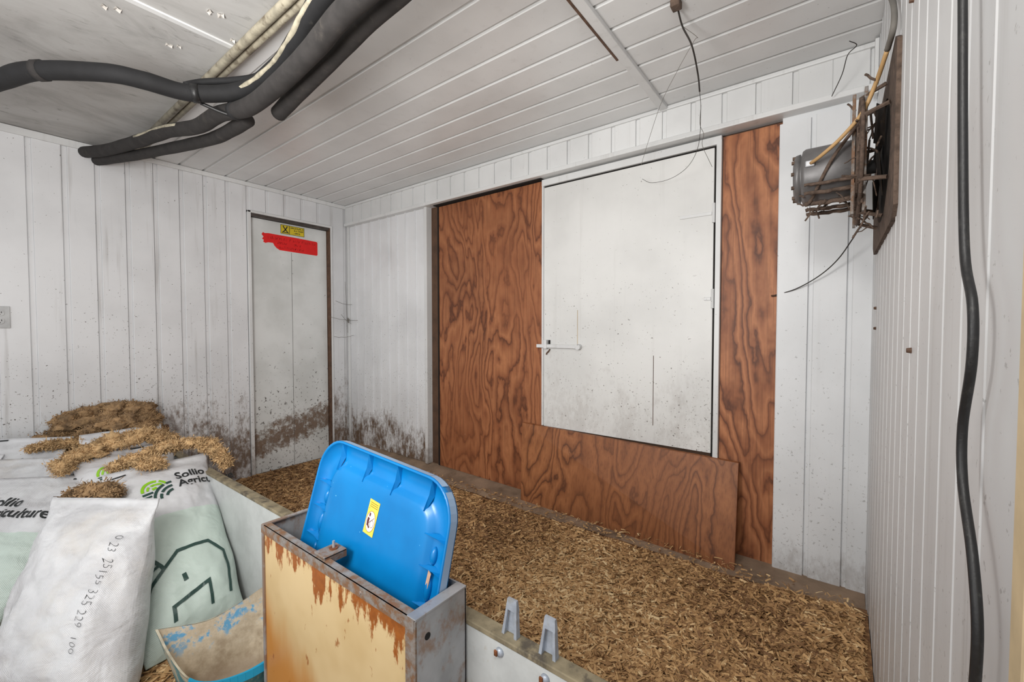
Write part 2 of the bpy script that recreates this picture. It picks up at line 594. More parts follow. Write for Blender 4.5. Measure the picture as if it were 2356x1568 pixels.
def plank_mesh(kind, length, axis):
    """axis: 'left' boards stand on x=XL facing +x, 'back' face -y, 'right' face -x, 'ceil' run along x facing down"""
    key = (kind, round(length, 4), axis)
    if key in PM:
        return PM[key]
    prof = {'wide': plank_profile(0.134, 0.019, 0.012, 0.005), 'bead': rib_profile(0.12, 0.013, 0.005, 0.015),
            'ceil': plank_profile(0.1335, 0.011, 0.012, 0.004), 'head': plank_profile(0.134, 0.016, 0.012, 0.005),
            'thin': [(0, 0), (0.1, 0), (0.1, 0.0112), (0.095, 0.0112), (0.093, 0.010), (0, 0.010)]}[kind]
    if axis == 'left':
        a, b = (lambda p, h: (h, p, 0)), (lambda p, h: (h, p, length))
    elif axis == 'back':
        a, b = (lambda p, h: (p, -h, 0)), (lambda p, h: (p, -h, length))
    elif axis == 'right':
        a, b = (lambda p, h: (-h, p, 0)), (lambda p, h: (-h, p, length))
    else:
        a, b = (lambda p, h: (0, p, -h)), (lambda p, h: (length, p, -h))
    PM[key] = MB().prism(prof, a, b).mesh('plank')
    return PM[key]


def plank(parent, kind, length, axis, org, mat):
    me = plank_mesh(kind, length, axis)
    return place('plank', me, mat, org, parent)


# left wall boards (0.134 m pitch), door opening between y 1.36 and 1.98
for i in range(-9, 9):
    y = 0.147 + 0.1345 * i
    if i == 8:
        y = 1.223
    plank(wl, 'wide', 2.19, 'left', (XL - 0.012, y, 0.0), M['left'])
for i in range(5):
    plank(wl, 'wide', 0.19, 'left', (XL - 0.012, 1.357 + 0.1345 * i, 2.0), M['left'])
plank(wl, 'wide', 2.19, 'left', (XL - 0.012, 2.0, 0.0), M['left'])

# back wall: boarded bay by the corner, boarded bay by the fan
for i in range(9):
    plank(wb, 'bead', 1.92, 'back', (XL + 0.002 + 0.1125 * i, YB + 0.006, 0.105), M['backleft'])
MB().box(XL, -2.44, YB + 0.008, 2.22, 0.1, 2.05).build('backing_board', M['backleft'], wb)
for i in range(3):
    plank(wb, 'wide', 1.93, 'back', (-0.208 + 0.1275 * i if i < 2 else 0.0475, 2.178, 0.06 + (0.008 if i else 0)), M['backright'])
MB().box(-0.198, XR, 2.179, 2.22, 0.06, 2.05).build('backing_board', M['backright'], wb)
MB().box(-2.458, -2.430, 2.145, 2.21, 0.1, 2.03, 0.003).build('corner_bead', M['trim'], wb)
MB().box(-2.43, -2.333, 2.196, 2.215, 0.08, 2.05).build('stud', M['stud'], wb)
MB().box(-2.349, -2.336, 2.18, 2.2, 0.1, 2.03).build('shadow_strip', M['dark'], wb)

# right wall boards
for i in range(17):
    plank(wr, 'thin', 2.19, 'right', (XR + 0.011, 0.474 + 0.1 * i, 0.0), M['right'])
# end post of the right wall, at the doorway
tr = MB().box(XR - 0.002, XR + 0.14, 0.44, 0.470, 0, 2.25, 0.003).build('trim_1', M['wood'])
struct(tr, 'pale wooden edge board ending the fan wall', 'trim')

# ceiling boards and the grey panels
for i in range(12):
    plank(ce, 'ceil', 3.60, 'ceil', (XL - 0.005, 0.676 + 0.1335 * i - 0.0985 + 0.035 + 0.06, ZC + 0.012), M['ceil'])
MB().box(XL - 0.02, -1.852, -0.7, 0.672, ZC - 0.008, ZC + 0.012).build('ceiling_panel', M['greyceil'], ce)
MB().box(-1.838, 0.2, -0.7, 0.672, ZC - 0.008, ZC + 0.012).build('ceiling_panel', M['greyceil'], ce)
MB().box(-1.856, -1.834, -0.7, 0.672, ZC - 0.014, ZC - 0.004).build('joint_strip', M['trim'], ce)

# ceiling cross strip with a rusty edge
c1 = MB().box(-0.705, -0.668, 0.72, 2.13, ZC - 0.018, ZC + 0.002, 0.003).build('trim_2', M['trim'])
struct(c1, 'white strip crossing the ceiling boards', 'trim')
MB().box(-0.712, -0.704, 0.72, 1.62, ZC - 0.02, ZC).build('rusty_edge', M['rustedge'], c1)
# corner strips
c2 = MB().box(XL, XL + 0.018, 0.66, 2.13, ZC - 0.03, ZC - 0.001, 0.003).box(XL, XL + 0.012, -1.5, 0.66, ZC - 0.05, ZC - 0.012).build('trim_3', M['trim'])
struct(c2, 'white strip between left wall and ceiling', 'trim')
c3 = MB().box(XL, XL + 0.016, YB - 0.02, YB, 0.06, 2.02, 0.003).build('trim_4', M['trim'])
struct(c3, 'white corner strip beside the narrow door', 'trim')

# boxed header along the top of the back wall
hd = MB().box(XL, XR, 2.138, 2.22, 2.035, ZC).build('trim_5', M['header'])
struct(hd, 'boxed white header along the back wall top', 'header')
for i in range(27):
    plank(hd, 'head', 0.15, 'back', (XL + 0.0 + 0.1335 * i - (0.02 if i == 26 else 0), 2.14, 2.042), M['header'])
MB().box(XL, XR - 0.004, 2.116, 2.21, 2.018, 2.042, 0.004).build('lower_lip', M['trim'], hd)
MB().box(XL, XR - 0.004, 2.118, 2.14, ZC - 0.02, ZC - 0.002, 0.003).build('upper_lip', M['trim'], hd)
MB().box(-2.36, -1.42, 2.15, 2.21, 2.012, 2.02).build('soffit_shade', M['dark'], hd)  # near-black strip painting in the shade under the header
MB().box(XR - 0.012, XR + 0.0, 2.09, 2.14, 1.99, 2.19, 0.002).build('end_strip', M['trim'], hd)

# concrete curb
cu = MB()
cu.prism([(2.22, 0.0), (1.90, 0.0), (1.95, 0.050), (2.05, 0.085), (2.22, 0.118)], lambda y, z: (XL, y, z), lambda y, z: (XR, y, z * 0.62))
co = cu.build('trim_6', M['concrete'])
struct(co, 'dusty concrete curb at the foot of the plywood', 'curb')

# ------------------------------------------------------------------ narrow door in the left wall
dr = MB().box(XL - 0.075, XL - 0.035, 1.366, 1.972, 0.004, 1.955).build('door_1', M['door'])
struct(dr, 'narrow grey door with red and yellow labels', 'door')
MB().box(XL - 0.036, XL - 0.0345, 1.6745, 1.677, 0.01, 1.73).build('seam', M['darkmetal'], dr)
MB().box(XL - 0.08, XL + 0.012, 1.338, 1.362, 0.0, 1.995, 0.003).build('jamb', M['trim'], dr)
MB().box(XL - 0.08, XL + 0.004, 1.976, 1.986, 0.0, 1.98).build('jamb', M['rustedge'], dr)
MB().box(XL - 0.02, XL + 0.010, 1.988, 2.004, 0.0, 1.995, 0.003).build('jamb', M['trim'], dr)
MB().box(XL - 0.08, XL + 0.002, 1.362, 1.98, 1.958, 1.978).build('head_rail', M['darkmetal'], dr)
MB().box(XL - 0.06, XL + 0.012, 1.338, 2.004, 1.979, 1.997, 0.003).build('head_trim', M['trim'], dr)


def text_tris(body, size, bold=0.0, maxe=None):
    cu_ = bpy.data.curves.new('t', 'FONT')
    cu_.body, cu_.size, cu_.offset = body, size, bold
    cu_.resolution_u = 3
    ob = bpy.data.objects.new('t', cu_)
    C.objects.link(ob)
    dg = bpy.context.evaluated_depsgraph_get()
    me = bpy.data.meshes.new_from_object(ob.evaluated_get(dg))
    bm = bmesh.new()
    bm.from_mesh(me)
    bmesh.ops.triangulate(bm, faces=bm.faces)
    if maxe:
        for _ in range(4):
            e = [q for q in bm.edges if q.calc_length() > maxe]
            if not e:
                break
            bmesh.ops.subdivide_edges(bm, edges=e, cuts=1)
            bmesh.ops.triangulate(bm, faces=bm.faces)
    bm.verts.ensure_lookup_table()
    v = [(q.co.x, q.co.y) for q in bm.verts]
    f = [tuple(w.index for w in q.verts) for q in bm.faces]
    bm.free()
    bpy.data.objects.remove(ob)
    bpy.data.curves.remove(cu_)
    bpy.data.meshes.remove(me)
    return v, f


def stroke(pts, w, stepl=0.01):
    """flat ribbon of width w along a 2D polyline"""
    pts = [Vector(p) for p in pts]
    d = []
    for a, b in zip(pts, pts[1:]):
        n = max(1, int((b - a).length / stepl))
        d += [a + (b - a) * (i / n) for i in range(n)]
    d.append(pts[-1])
    v, f = [], []
    for i, p in enumerate(d):
        t0 = (d[i] - d[i - 1]).normalized() if i else (d[1] - d[0]).normalized()
        t1 = (d[i + 1] - d[i]).normalized() if i < len(d) - 1 else t0
        t = (t0 + t1).normalized()
        nrm = Vector((-t.y, t.x)) * (w / 2 / max(0.5, t.dot(t1)))
        v += [tuple(p + nrm), tuple(p - nrm)]
        if i:
            f.append((2 * i - 2, 2 * i - 1, 2 * i + 1, 2 * i))
    return v, f


def arc(cx, cy, r, a0, a1, n=16, ry=None):
    ry = ry or r
    return [(cx + r * math.cos(R(a0 + (a1 - a0) * i / n)), cy + ry * math.sin(R(a0 + (a1 - a0) * i / n))) for i in range(n + 1)]


# red torn label and yellow warning label on the door face (x grows along +y, y up)
DX = XL - 0.035
on_door = lambda d: (lambda p: (DX + d, p[0], p[1]))


def flat(shapes, fn, name, mat, parent, thick=0.0006):
    mb = MB()
    for v, f in shapes:
        mb.add([fn(p) for p in v], f)
    return mb.build(name, mat, parent)


def poly_plate(pts, fn0, fn1, name, mat, parent):
    n = len(pts)
    mb = MB().add([fn0(p) for p in pts] + [fn1(p) for p in pts],
                  [tuple(range(n)), tuple(range(2 * n - 1, n - 1, -1))] + [(i, (i + 1) % n, n + (i + 1) % n, n + i) for i in range(n)])
    return mb.build(name, mat, parent)


red_pts = [(1.452, 1.842), (1.462, 1.858), (1.475, 1.853), (1.50, 1.857), (1.56, 1.856), (1.70, 1.855), (1.80, 1.852), (1.885, 1.850), (1.893, 1.842),
           (1.893, 1.742), (1.886, 1.734), (1.72, 1.736), (1.585, 1.738), (1.562, 1.750), (1.545, 1.768), (1.535, 1.787), (1.50, 1.786), (1.478, 1.778),
           (1.463, 1.786), (1.468, 1.80), (1.455, 1.808), (1.466, 1.824)]
rl = poly_plate(red_pts, on_door(0.0), on_door(0.0015), 'red_label', M['red'], dr)
rl['label'] = 'torn red label'


def scribble(x0, x1, y, h, w, seed):
    """a line of print too worn to read"""
    r_ = random.Random(seed)
    out, x = [], x0
    while x < x1:
        out.append(stroke([(x, y), (x + r_.uniform(-0.3, 0.5) * h * 0.5, y + h * r_.uniform(0.6, 1.0))], w))
        if r_.random() < 0.6:
            out.append(stroke([(x, y + h * r_.choice((0.1, 0.5, 0.9))), (x + h * 0.5, y + h * r_.choice((0.1, 0.5, 0.9)))], w))
        x += h * r_.choice((0.5, 0.65, 0.65, 1.1))
    return out


flat(scribble(1.50, 1.87, 1.815, 0.024, 0.004, 1) + scribble(1.57, 1.64, 1.785, 0.02, 0.004, 2) + scribble(1.70, 1.76, 1.783, 0.02, 0.004, 3) + scribble(1.58, 1.78, 1.752, 0.02, 0.004, 4),
     on_door(0.002), 'faint_print', M['reddark'], rl)['kind'] = 'stuff'
yl = poly_plate([(1.597, 1.872), (1.777, 1.872), (1.781, 1.876), (1.781, 1.938), (1.777, 1.943), (1.597, 1.943), (1.593, 1.938), (1.593, 1.876)],
                on_door(0.0), on_door(0.0015), 'warning_label', M['yellow'], dr)
yl['label'] = 'yellow and black warning label'
sh = [stroke([(1.594, 1.873), (1.780, 1.873), (1.780, 1.942), (1.594, 1.942), (1.594, 1.873)], 0.003), stroke([(1.662, 1.873), (1.662, 1.942)], 0.004),
      stroke([(1.606, 1.880), (1.622, 1.896), (1.632, 1.910), (1.642, 1.926), (1.644, 1.936)], 0.008),
      stroke([(1.654, 1.880), (1.640, 1.896), (1.628, 1.910), (1.616, 1.926), (1.614, 1.936)], 0.008), stroke([(1.618, 1.884), (1.644, 1.884)], 0.006)]
sh += scribble(1.668, 1.774, 1.922, 0.014, 0.0026, 5) + scribble(1.70, 1.772, 1.903, 0.014, 0.0026, 6) + scribble(1.702, 1.745, 1.882, 0.015, 0.0028, 7)
flat(sh, on_door(0.002), 'black_print', M['black'], yl)['kind'] = 'stuff'

# ------------------------------------------------------------------ hatch door and plywood
HY = 2.176
ht = MB().box(-1.413, -0.467, HY, HY + 0.03, 0.525, 1.963, 0.002).build('door_2', M['hatch'])
struct(ht, 'white painted hatch door between plywood sheets', 'door')
MB().box(-1.425, -1.414, HY - 0.006, HY + 0.03, 0.53, 1.975).build('edge_strip', M['trim'], ht)
MB().box(-0.470, -0.4565, HY + 0.012, HY + 0.03, 0.5, 1.97).build('shadow_gap', M['dark'], ht)
MB().box(-0.4565, -0.434, HY - 0.012, HY + 0.03, 0.48, 1.99, 0.002).build('jamb', M['trim'], ht)
MB().box(-1.425, -0.435, HY - 0.01, HY + 0.03, 1.972, 2.01, 0.003).build('head_trim', M['trim'], ht)
MB().box(-1.41, -0.46, HY + 0.004, HY + 0.03, 1.9635, 1.971).build('shadow_gap', M['dark'], ht)
# seams of the sheet the hatch is made from
MB().box(-0.745, -0.742, HY - 0.0008, HY + 0.001, 0.62, 0.98).build('crack', M['stud'], ht)
# latch
lt = MB().box(-1.452, -1.165, HY - 0.024, HY - 0.014, 1.004, 1.024, 0.002).build('latch_bar', M['trim'], ht)
MB().tube([(-1.168, HY - 0.03, 1.014), (-1.168, HY - 0.001, 1.014)], 0.016, 14).build('latch_pivot', M['trim'], lt)
MB().box(-1.398, -1.378, HY - 0.03, HY, 0.998, 1.052, 0.003).build('latch_keeper', M['trim'], lt)
MB().box(-1.372, -1.366, HY - 0.012, HY, 1.026, 1.05).build('keeper_slot', M['dark'], lt)
MB().tube(spline([(-1.366, HY - 0.006, 0.996), (-1.374, HY - 0.008, 0.982), (-1.386, HY - 0.008, 0.972), (-1.39, HY - 0.008, 0.962)], 3), 0.004, 6).build('twine_end', M['rustedge'], lt)
MB().box(-1.185, -1.181, HY - 0.0007, HY + 0.001, 1.03, 1.225).build('rust_run', plain('rust_run', (196, 178, 150), 0.7), ht)
# strap hinges
for z in (1.66, 1.26):
    hg = MB().box(-0.62 if z > 1.5 else -0.505, -0.474, HY - 0.005, HY, z - 0.008, z + 0.008, 0.002).build('hinge', M['trim'], ht)
    MB().tube([(-0.466, HY - 0.006, z - 0.045), (-0.466, HY - 0.006, z + 0.045)], 0.007, 8).build('hinge_pin', M['trim'], hg)

PLY = 2.184
p1 = MB().hexa([(-2.335, PLY, 2.008), (-1.427, PLY, 2.008), (-1.427, PLY, 0.086), (-2.335, PLY, 0.100)],
               [(-2.335, 2.211, 2.008), (-1.427, 2.211, 2.008), (-1.427, 2.211, 0.086), (-2.335, 2.211, 0.100)]).build('plywood_sheet', M['ply1'])
tag(p1, 'tall reddish plywood sheet between the brown stud and the white hatch', 'plywood')
p2 = MB().box(-0.432, -0.199, PLY, 2.21, 0.07, 2.004, 0.001).build('plywood_strip', M['ply2'])
tag(p2, 'narrow tall plywood strip between the hatch and the boards by the fan', 'plywood')
MB().tube([(-0.228, PLY - 0.012, 1.262), (-0.21, PLY + 0.002, 1.262)], 0.004, 6).build('nail', M['rustedge'], p2)
# low board leaning against the foot of the hatch
lb = MB().hexa([(-1.553, 2.147, 0.530), (-0.343, 2.150, 0.508), (-0.338, 2.052, 0.055), (-1.520, 2.085, 0.072)],
               [(-1.553, 2.165, 0.532), (-0.343, 2.168, 0.510), (-0.338, 2.070, 0.056), (-1.520, 2.103, 0.073)]).build('leaning_plywood_board', M['ply3'])
tag(lb, 'low wide plywood board leaning across the foot of the white hatch', 'plywood')

# ------------------------------------------------------------------ bedding of wood shavings
sm = lambda x, a, b: (lambda t: t * t * (3 - 2 * t))(min(1, max(0, (x - a) / (b - a))))


def bed_z(x, y):
    z = 0.006 + 0.035 * sm(x, -3.3, -2.0) + 0.03 * sm(y, 1.5, 1.95) * sm(x, -3.2, -2.4) + 0.03 * sm(x, -0.35, 0.1)
    z += 0.018 * noise.noise((x * 2.1, y * 2.1, 0)) * sm(x, -3.4, -2.6) + 0.009 * noise.noise((x * 8, y * 8, 3)) * sm(x, -3.4, -3.0)
    return max(0.004, z)


nx, ny = 150, 60
v, f = [], []
X0, X1, Y0, Y1 = XL + 0.002, XR - 0.001, 0.722, 2.0
for j in range(ny + 1):
    for i in range(nx + 1):
        x, y = X0 + (X1 - X0) * i / nx, Y0 + (Y1 - Y0) * j / ny
        yy = y
        if j == ny:
            yy = 1.965 + 0.05 * noise.noise((x * 4, 0, 0))
        v.append((x, yy, bed_z(x, yy)))
for j in range(ny):
    for i in range(nx):
        a = j * (nx + 1) + i
        f.append((a, a + 1, a + nx + 2, a + nx + 1))
bd = MB().add(v, f).build('wood_shavings', M['bed'], smooth=True)
tag(bd, 'thick brown bedding of wood shavings on the pen floor', 'bedding', kind='stuff')

rng = np.random.default_rng(7)


def chips(n, xr, yr, zf, name, parent, small=1.0):
    vs, fs, tn = [], [], []
    xs = rng.uniform(xr[0], xr[1], n)
    ys = rng.uniform(yr[0], yr[1], n)
    an = rng.uniform(0, math.tau, n)
    ln = rng.gamma(3.0, 0.0030, n) * small + 0.004
    wd = rng.uniform(0.0015, 0.0042, n) * small
    tl = rng.normal(0, 0.38, n)
    rl_ = rng.normal(0, 0.6, n)
    zz = rng.uniform(0.001, 0.011, n)
    tone = np.clip(rng.normal(0.45, 0.24, n), 0, 1)
    for i in range(n):
        x, y = xs[i], ys[i]
        z = zf(x, y)
        if z is None:
            continue
        z += zz[i]
        t = 0.30 * noise.noise((x * 1.7, y * 1.7, 9)) + 0.14 * sm(x, -2.6, -0.6) - 0.10
        ca, sa = math.cos(an[i]), math.sin(an[i])
        l, w = ln[i], wd[i]
        dz, dw = l * math.sin(tl[i]) * 0.5, w * math.sin(rl_[i])
        o = len(vs)
        cz = l * 0.08
        vs += [(x - ca * l - sa * w, y - sa * l + ca * w, z - dz + dw), (x - ca * l + sa * w, y - sa * l - ca * w, z - dz - dw),
               (x + sa * w, y - ca * w, z - dw + cz), (x - sa * w, y + ca * w, z + dw + cz),
               (x + ca * l + sa * w, y + sa * l - ca * w, z + dz - dw), (x + ca * l - sa * w, y + sa * l + ca * w, z + dz + dw)]
        fs += [(o, o + 1, o + 2, o + 3), (o + 3, o + 2, o + 4, o + 5)]
        tn += [min(1, max(0, tone[i] + t))] * 6
    a = np.array(vs)
    org = Vector(((a[:, 0].min() + a[:, 0].max()) / 2, (a[:, 1].min() + a[:, 1].max()) / 2, a[:, 2].min()))
    me = bpy.data.meshes.new(name)
    me.from_pydata((a - np.array(org)).tolist(), [], fs)
    at_ = me.attributes.new('tone', 'FLOAT', 'POINT')
    at_.data.foreach_set('value', tn)
    o = place(name, me, M['chips'], org, parent)
    o['kind'] = 'stuff'
    return o


chips(135000, (XL + 0.02, XR - 0.02), (0.74, 1.955), bed_z, 'loose_shavings', bd)
chips(1600, (XL + 0.02, XR - 0.02), (1.93, 2.06), lambda x, y: 0.05 + 0.3 * (y - 1.95), 'loose_shavings', bd, 0.7)
ds = chips(900, (-1.95, -1.62), (0.18, 0.5), lambda x, y: 0.003, 'floor_litter', None, 1.3)
tag(ds, 'pale straw litter on the floor between sacks and blue bin', 'litter', kind='stuff')

# ------------------------------------------------------------------ partition board
pb = MB().box(XL + 0.001, XR, 0.686, 0.712, 0.0, 0.456, 0.001).build('partition_board', M['board'])
tag(pb, 'long grey partition board between the sacks and the bedding', 'board')
MB().box(XL + 0.001, XR, 0.684, 0.720, 0.456, 0.468, 0.002).build('top_cap', plain('dirty_cap', (150, 138, 112), 0.7, var=0.25, scale=26, dirt=(70, 64, 58), dirt_amt=0.8, dthr=(0.5, 0.65)), pb)
for x in (-0.554, -0.440):
    b = MB()
    b.tube([(x, 0.687, 0.436), (x, 0.680, 0.436)], [0.011, 0.007], 12)
    bo = b.build('bolt', M['zinc'], pb, True)
    MB().box(x - 0.010, x - 0.002, 0.677, 0.681, 0.429, 0.441, 0.001).build('rust_spot', M['bolt'], bo)
for x in (-0.540, -0.445):
    q = thing('metal_clip', (x, 0.702, 0.468), '%s zinc clip on the partition board top, %s' % (('upright', 'next to the rusty hopper') if x < -0.5 else ('upright', 'farther from the rusty hopper')), 'clip', 'clips on the partition board')
    sp = MB()
    for sgn in (-1, 1):
        sp.hexa([(x + sgn * 0.020, 0.698, 0.466), (x + sgn * 0.013, 0.698, 0.466), (x + sgn * 0.009, 0.706, 0.520), (x + sgn * 0.014, 0.706, 0.520)],
                [(x + sgn * 0.020, 0.712, 0.466), (x + sgn * 0.013, 0.709, 0.466), (x + sgn * 0.009, 0.711, 0.520), (x + sgn * 0.014, 0.716, 0.520)])
    sp.build('side_leg', M['zinc'], q)
    MB().hexa([(x - 0.013, 0.709, 0.470), (x + 0.013, 0.709, 0.470), (x + 0.010, 0.714, 0.520), (x - 0.010, 0.714, 0.520)],
              [(x - 0.013, 0.712, 0.470), (x + 0.013, 0.712, 0.470), (x + 0.010, 0.717, 0.520), (x - 0.010, 0.717, 0.520)]).build('web', M['zinc'], q)
    MB().hexa([(x - 0.0145, 0.706, 0.519), (x + 0.0145, 0.706, 0.519), (x + 0.012, 0.709, 0.542), (x - 0.012, 0.709, 0.542)],
              [(x - 0.0145, 0.717, 0.519), (x + 0.0145, 0.717, 0.519), (x + 0.012, 0.715, 0.542), (x - 0.012, 0.715, 0.542)]).build('cap', M['zinc'], q)

# ------------------------------------------------------------------ rusty feed hopper
HX0, HX1, HY0, HY1, HZ = -1.332, -0.648, 0.537, 0.682, 0.546
hp = thing('feed_hopper', ((HX0 + HX1) / 2, (HY0 + HY1) / 2, 0), 'rusty open metal feed hopper with a cream plastic front', 'hopper')
MB().box(HX0 + 0.006, HX1 - 0.006, HY0 + 0.004, HY0 + 0.010, 0.0, HZ - 0.012).build('front_panel', M['panel'], hp)['label'] = 'cream plastic panel streaked with rust'
MB().box(HX0, HX1, HY1 - 0.004, HY1, 0.0, HZ).build('back_panel', M['steel'], hp)
MB().box(HX0, HX0 + 0.004, HY0 + 0.002, HY1, 0.0, HZ).build('end_panel', M['steel'], hp)
ep = MB().box(HX1 - 0.004, HX1, HY0, HY1, 0.0, HZ, 0.001).build('end_panel', M['steel'], hp)
MB().tube([(HX1 - 0.001, HY0 + 0.032, 0.497), (HX1 + 0.0008, HY0 + 0.032, 0.497)], [0.0075, 0.0075], 12).build('hole', M['slot'], ep)
MB().box(HX0 + 0.004, HX1 - 0.004, HY0 + 0.01, HY1 - 0.004, 0.34, 0.348).build('sloped_floor', M['rim'], hp)
# rims: front L with rust, ends, corner posts
rm = MB().box(HX0, HX1 - 0.002, HY0 - 0.001, HY0 + 0.022, HZ - 0.004, HZ, 0.001).box(HX0, HX1 - 0.002, HY0 - 0.002, HY0 + 0.003, HZ - 0.024, HZ)
rm.build('front_rim', M['rim'], hp)
MB().box(HX1 - 0.026, HX1 + 0.001, HY0, HY1, HZ - 0.004, HZ + 0.001, 0.001).build('end_rim', M['steel'], hp)
MB().box(HX0 - 0.001, HX0 + 0.012, HY0, HY1, HZ - 0.004, HZ + 0.001, 0.001).build('end_rim', M['steel'], hp)
MB().box(HX0 - 0.001, HX0 + 0.010, HY0 - 0.001, HY0 + 0.004, 0.0, HZ - 0.003, 0.0008).build('corner_post', M['steel'], hp)
MB().box(HX1 - 0.030, HX1 + 0.001, HY0 - 0.001, HY0 + 0.004, 0.0, HZ - 0.003, 0.0008).build('corner_post', M['rim'], hp)
br = MB().box(-1.045, -0.995, HY0 + 0.006, HY0 + 0.066, HZ + 0.003, HZ + 0.008, 0.001).box(-0.998, -0.995, HY0 + 0.006, HY0 + 0.066, HZ - 0.012, HZ + 0.006).build('bracket', M['rim'], hp)
MB().tube([(-1.02, HY0 + 0.045, HZ + 0.008), (-1.02, HY0 + 0.045, HZ + 0.028)], 0.0035, 8).build('bolt', M['steel'], br)
MB().tube([(-1.02, HY0 + 0.045, HZ + 0.007), (-1.02, HY0 + 0.045, HZ + 0.011)], 0.011, 14).build('washer', M['bolt'], br)
MB().tube([(-0.83, HY0 - 0.004, HZ - 0.012), (-0.83, HY0, HZ - 0.012)], [0.003, 0.005], 10).build('rivet', M['steel'], hp)

# ------------------------------------------------------------------ blue tote lid standing in the hopper
LW, LH = 0.575, 0.445
roll, lean = R(3.6), R(13)
Rv = Vector((math.cos(roll), 0, -math.sin(roll)))
Uv = Vector((math.sin(roll) * 0.9, math.sin(lean), math.cos(lean) * math.cos(roll))).normalized()
Nv = Rv.cross(Uv).normalized()
if Nv.y > 0:
    Nv = -Nv
LT = Vector((-0.945, 0.698, 0.777))


def lidp(x, y, d):
    """x across from the middle, y down from the top edge, d towards the viewer"""
    # the moulding is slightly narrower at the top
    return LT + Rv * (x * (0.955 + 0.1 * y)) - Uv * y + Nv * d


def rrect(off, r, n=9):
    hw, hh = LW / 2 - off, LH / 2 - off
    r = max(0.02, r - off * 0.6)
    out = []
    for cx, cy, a in ((hw - r, -(hh - r), -90), (hw - r, hh - r, 0), (-(hw - r), hh - r, 90), (-(hw - r), -(hh - r), 180)):
        out += [(cx + r * math.cos(R(a + 90 * i / n)), cy + r * math.sin(R(a + 90 * i / n)) + LH / 2) for i in range(n + 1)]
    return out


loops = [(0.0, -0.004), (0.0, 0.022), (0.004, 0.024), (0.007, 0.020), (0.010, 0.002), (0.052, -0.001), (0.062, 0.004), (0.070, 0.013), (0.080, 0.016), (0.10, 0.016)]
mb = MB()
nn_ = 40
for off, d in loops:
    mb.v += [tuple(lidp(x, y, d)) for x, y in rrect(off, 0.095)]
for i in range(len(loops) - 1):
    mb.f += [(i * nn_ + j, i * nn_ + (j + 1) % nn_, (i + 1) * nn_ + (j + 1) % nn_, (i + 1) * nn_ + j) for j in range(nn_)]
mb.f.append(tuple((len(loops) - 1) * nn_ + j for j in range(nn_)))
# back skin
o = len(mb.v)
bl = [(0.002, -0.004), (0.012, -0.006), (0.055, -0.006), (0.075, 0.010), (0.10, 0.012)]
for off, d in bl:
    mb.v += [tuple(lidp(x, y, d)) for x, y in rrect(off, 0.095)]
for i in range(len(bl) - 1):
    mb.f += [(o + i * nn_ + j, o + i * nn_ + (j + 1) % nn_, o + (i + 1) * nn_ + (j + 1) % nn_, o + (i + 1) * nn_ + j) for j in range(nn_)]
mb.f.append(tuple(o + (len(bl) - 1) * nn_ + j for j in range(nn_)))
mb.f += [(j, (j + 1) % nn_, o + (j + 1) % nn_, o + j) for j in range(nn_)]
lid = mb.build('tote_lid', M['blue'], None, True)
tag(lid, 'blue plastic tote lid standing on edge inside the rusty hopper', 'lid')
# pale scuffed lip
ed = MB()
q = rrect(0.0, 0.095)
sel = [i for i in range(nn_)]
for j in range(nn_):
    x, y = q[j]
    x2, y2 = q[(j + 1) % nn_]
    if (x > 0.24 and y < LH * 0.95) or (y < 0.012):
        n0 = Vector((x, y - LH / 2)).normalized() * 0.0012
        ed.add([lidp(x + n0.x, y + n0.y, 0.000), lidp(x2 + n0.x, y2 + n0.y, 0.000), lidp(x2 + n0.x, y2 + n0.y, 0.021), lidp(x + n0.x, y + n0.y, 0.021)], [(0, 1, 2, 3)])
ed.build('scuffed_lip', M['blueedge'], lid)


def lid_rib(x0, y0, x1, y1):
    a, b = Vector((x0, y0)), Vector((x1, y1))
    t = (b - a).normalized()
    n_ = Vector((-t.y, t.x)) * 0.0035
    m = (a + b) / 2
    mb_ = MB()
    P = lambda p, d: lidp(p.x, p.y, d)
    mb_.add([P(a + n_, 0.0), P(a, 0.016), P(a - n_, 0.0), P(m + n_ * 2.2, 0.0), P(m, 0.013), P(m - n_ * 2.2, 0.0), P(b + n_ * 0.6, 0.012), P(b, 0.019), P(b - n_ * 0.6, 0.012)],
            [(0, 1, 4, 3), (1, 2, 5, 4), (3, 4, 7, 6), (4, 5, 8, 7), (0, 3, 5, 2), (3, 6, 8, 5), (0, 2, 1), (6, 7, 8)])
    mb_.build('rib', M['blue'], lid)


for x in (-0.20, -0.065, 0.065, 0.20):
    lid_rib(x, 0.008, x * 0.97 - 0.004, 0.082)
for y in (0.13, 0.20, 0.28, 0.36):
    lid_rib(-LW / 2 + 0.009, y, -LW / 2 + 0.08, y + 0.004)
    lid_rib(LW / 2 - 0.009, y, LW / 2 - 0.08, y - 0.004)
# long bulges down the side channels
for sx in (-1, 1):
    for y0, y1 in ((0.15, 0.19), (0.215, 0.27), (0.30, 0.35)):
        MB().tube([lidp(sx * (LW / 2 - 0.052), y0 + (y1 - y0) * t / 6, 0.001) for t in range(7)], [0.002, 0.007, 0.009, 0.0095, 0.009, 0.007, 0.002], 8).build('side_bulge', M['blue'], lid, True)
# sticker
SC = (0.004, 0.155)
st_a = R(-3)


def stk(d):
    def fn(p):
        x, y = p[0] * math.cos(st_a) - p[1] * math.sin(st_a), p[0] * math.sin(st_a) + p[1] * math.cos(st_a)
        return tuple(lidp(SC[0] + x - 0.012 * (y / 0.05) * -0.0, SC[1] - y, 0.0165 + d))
    return fn


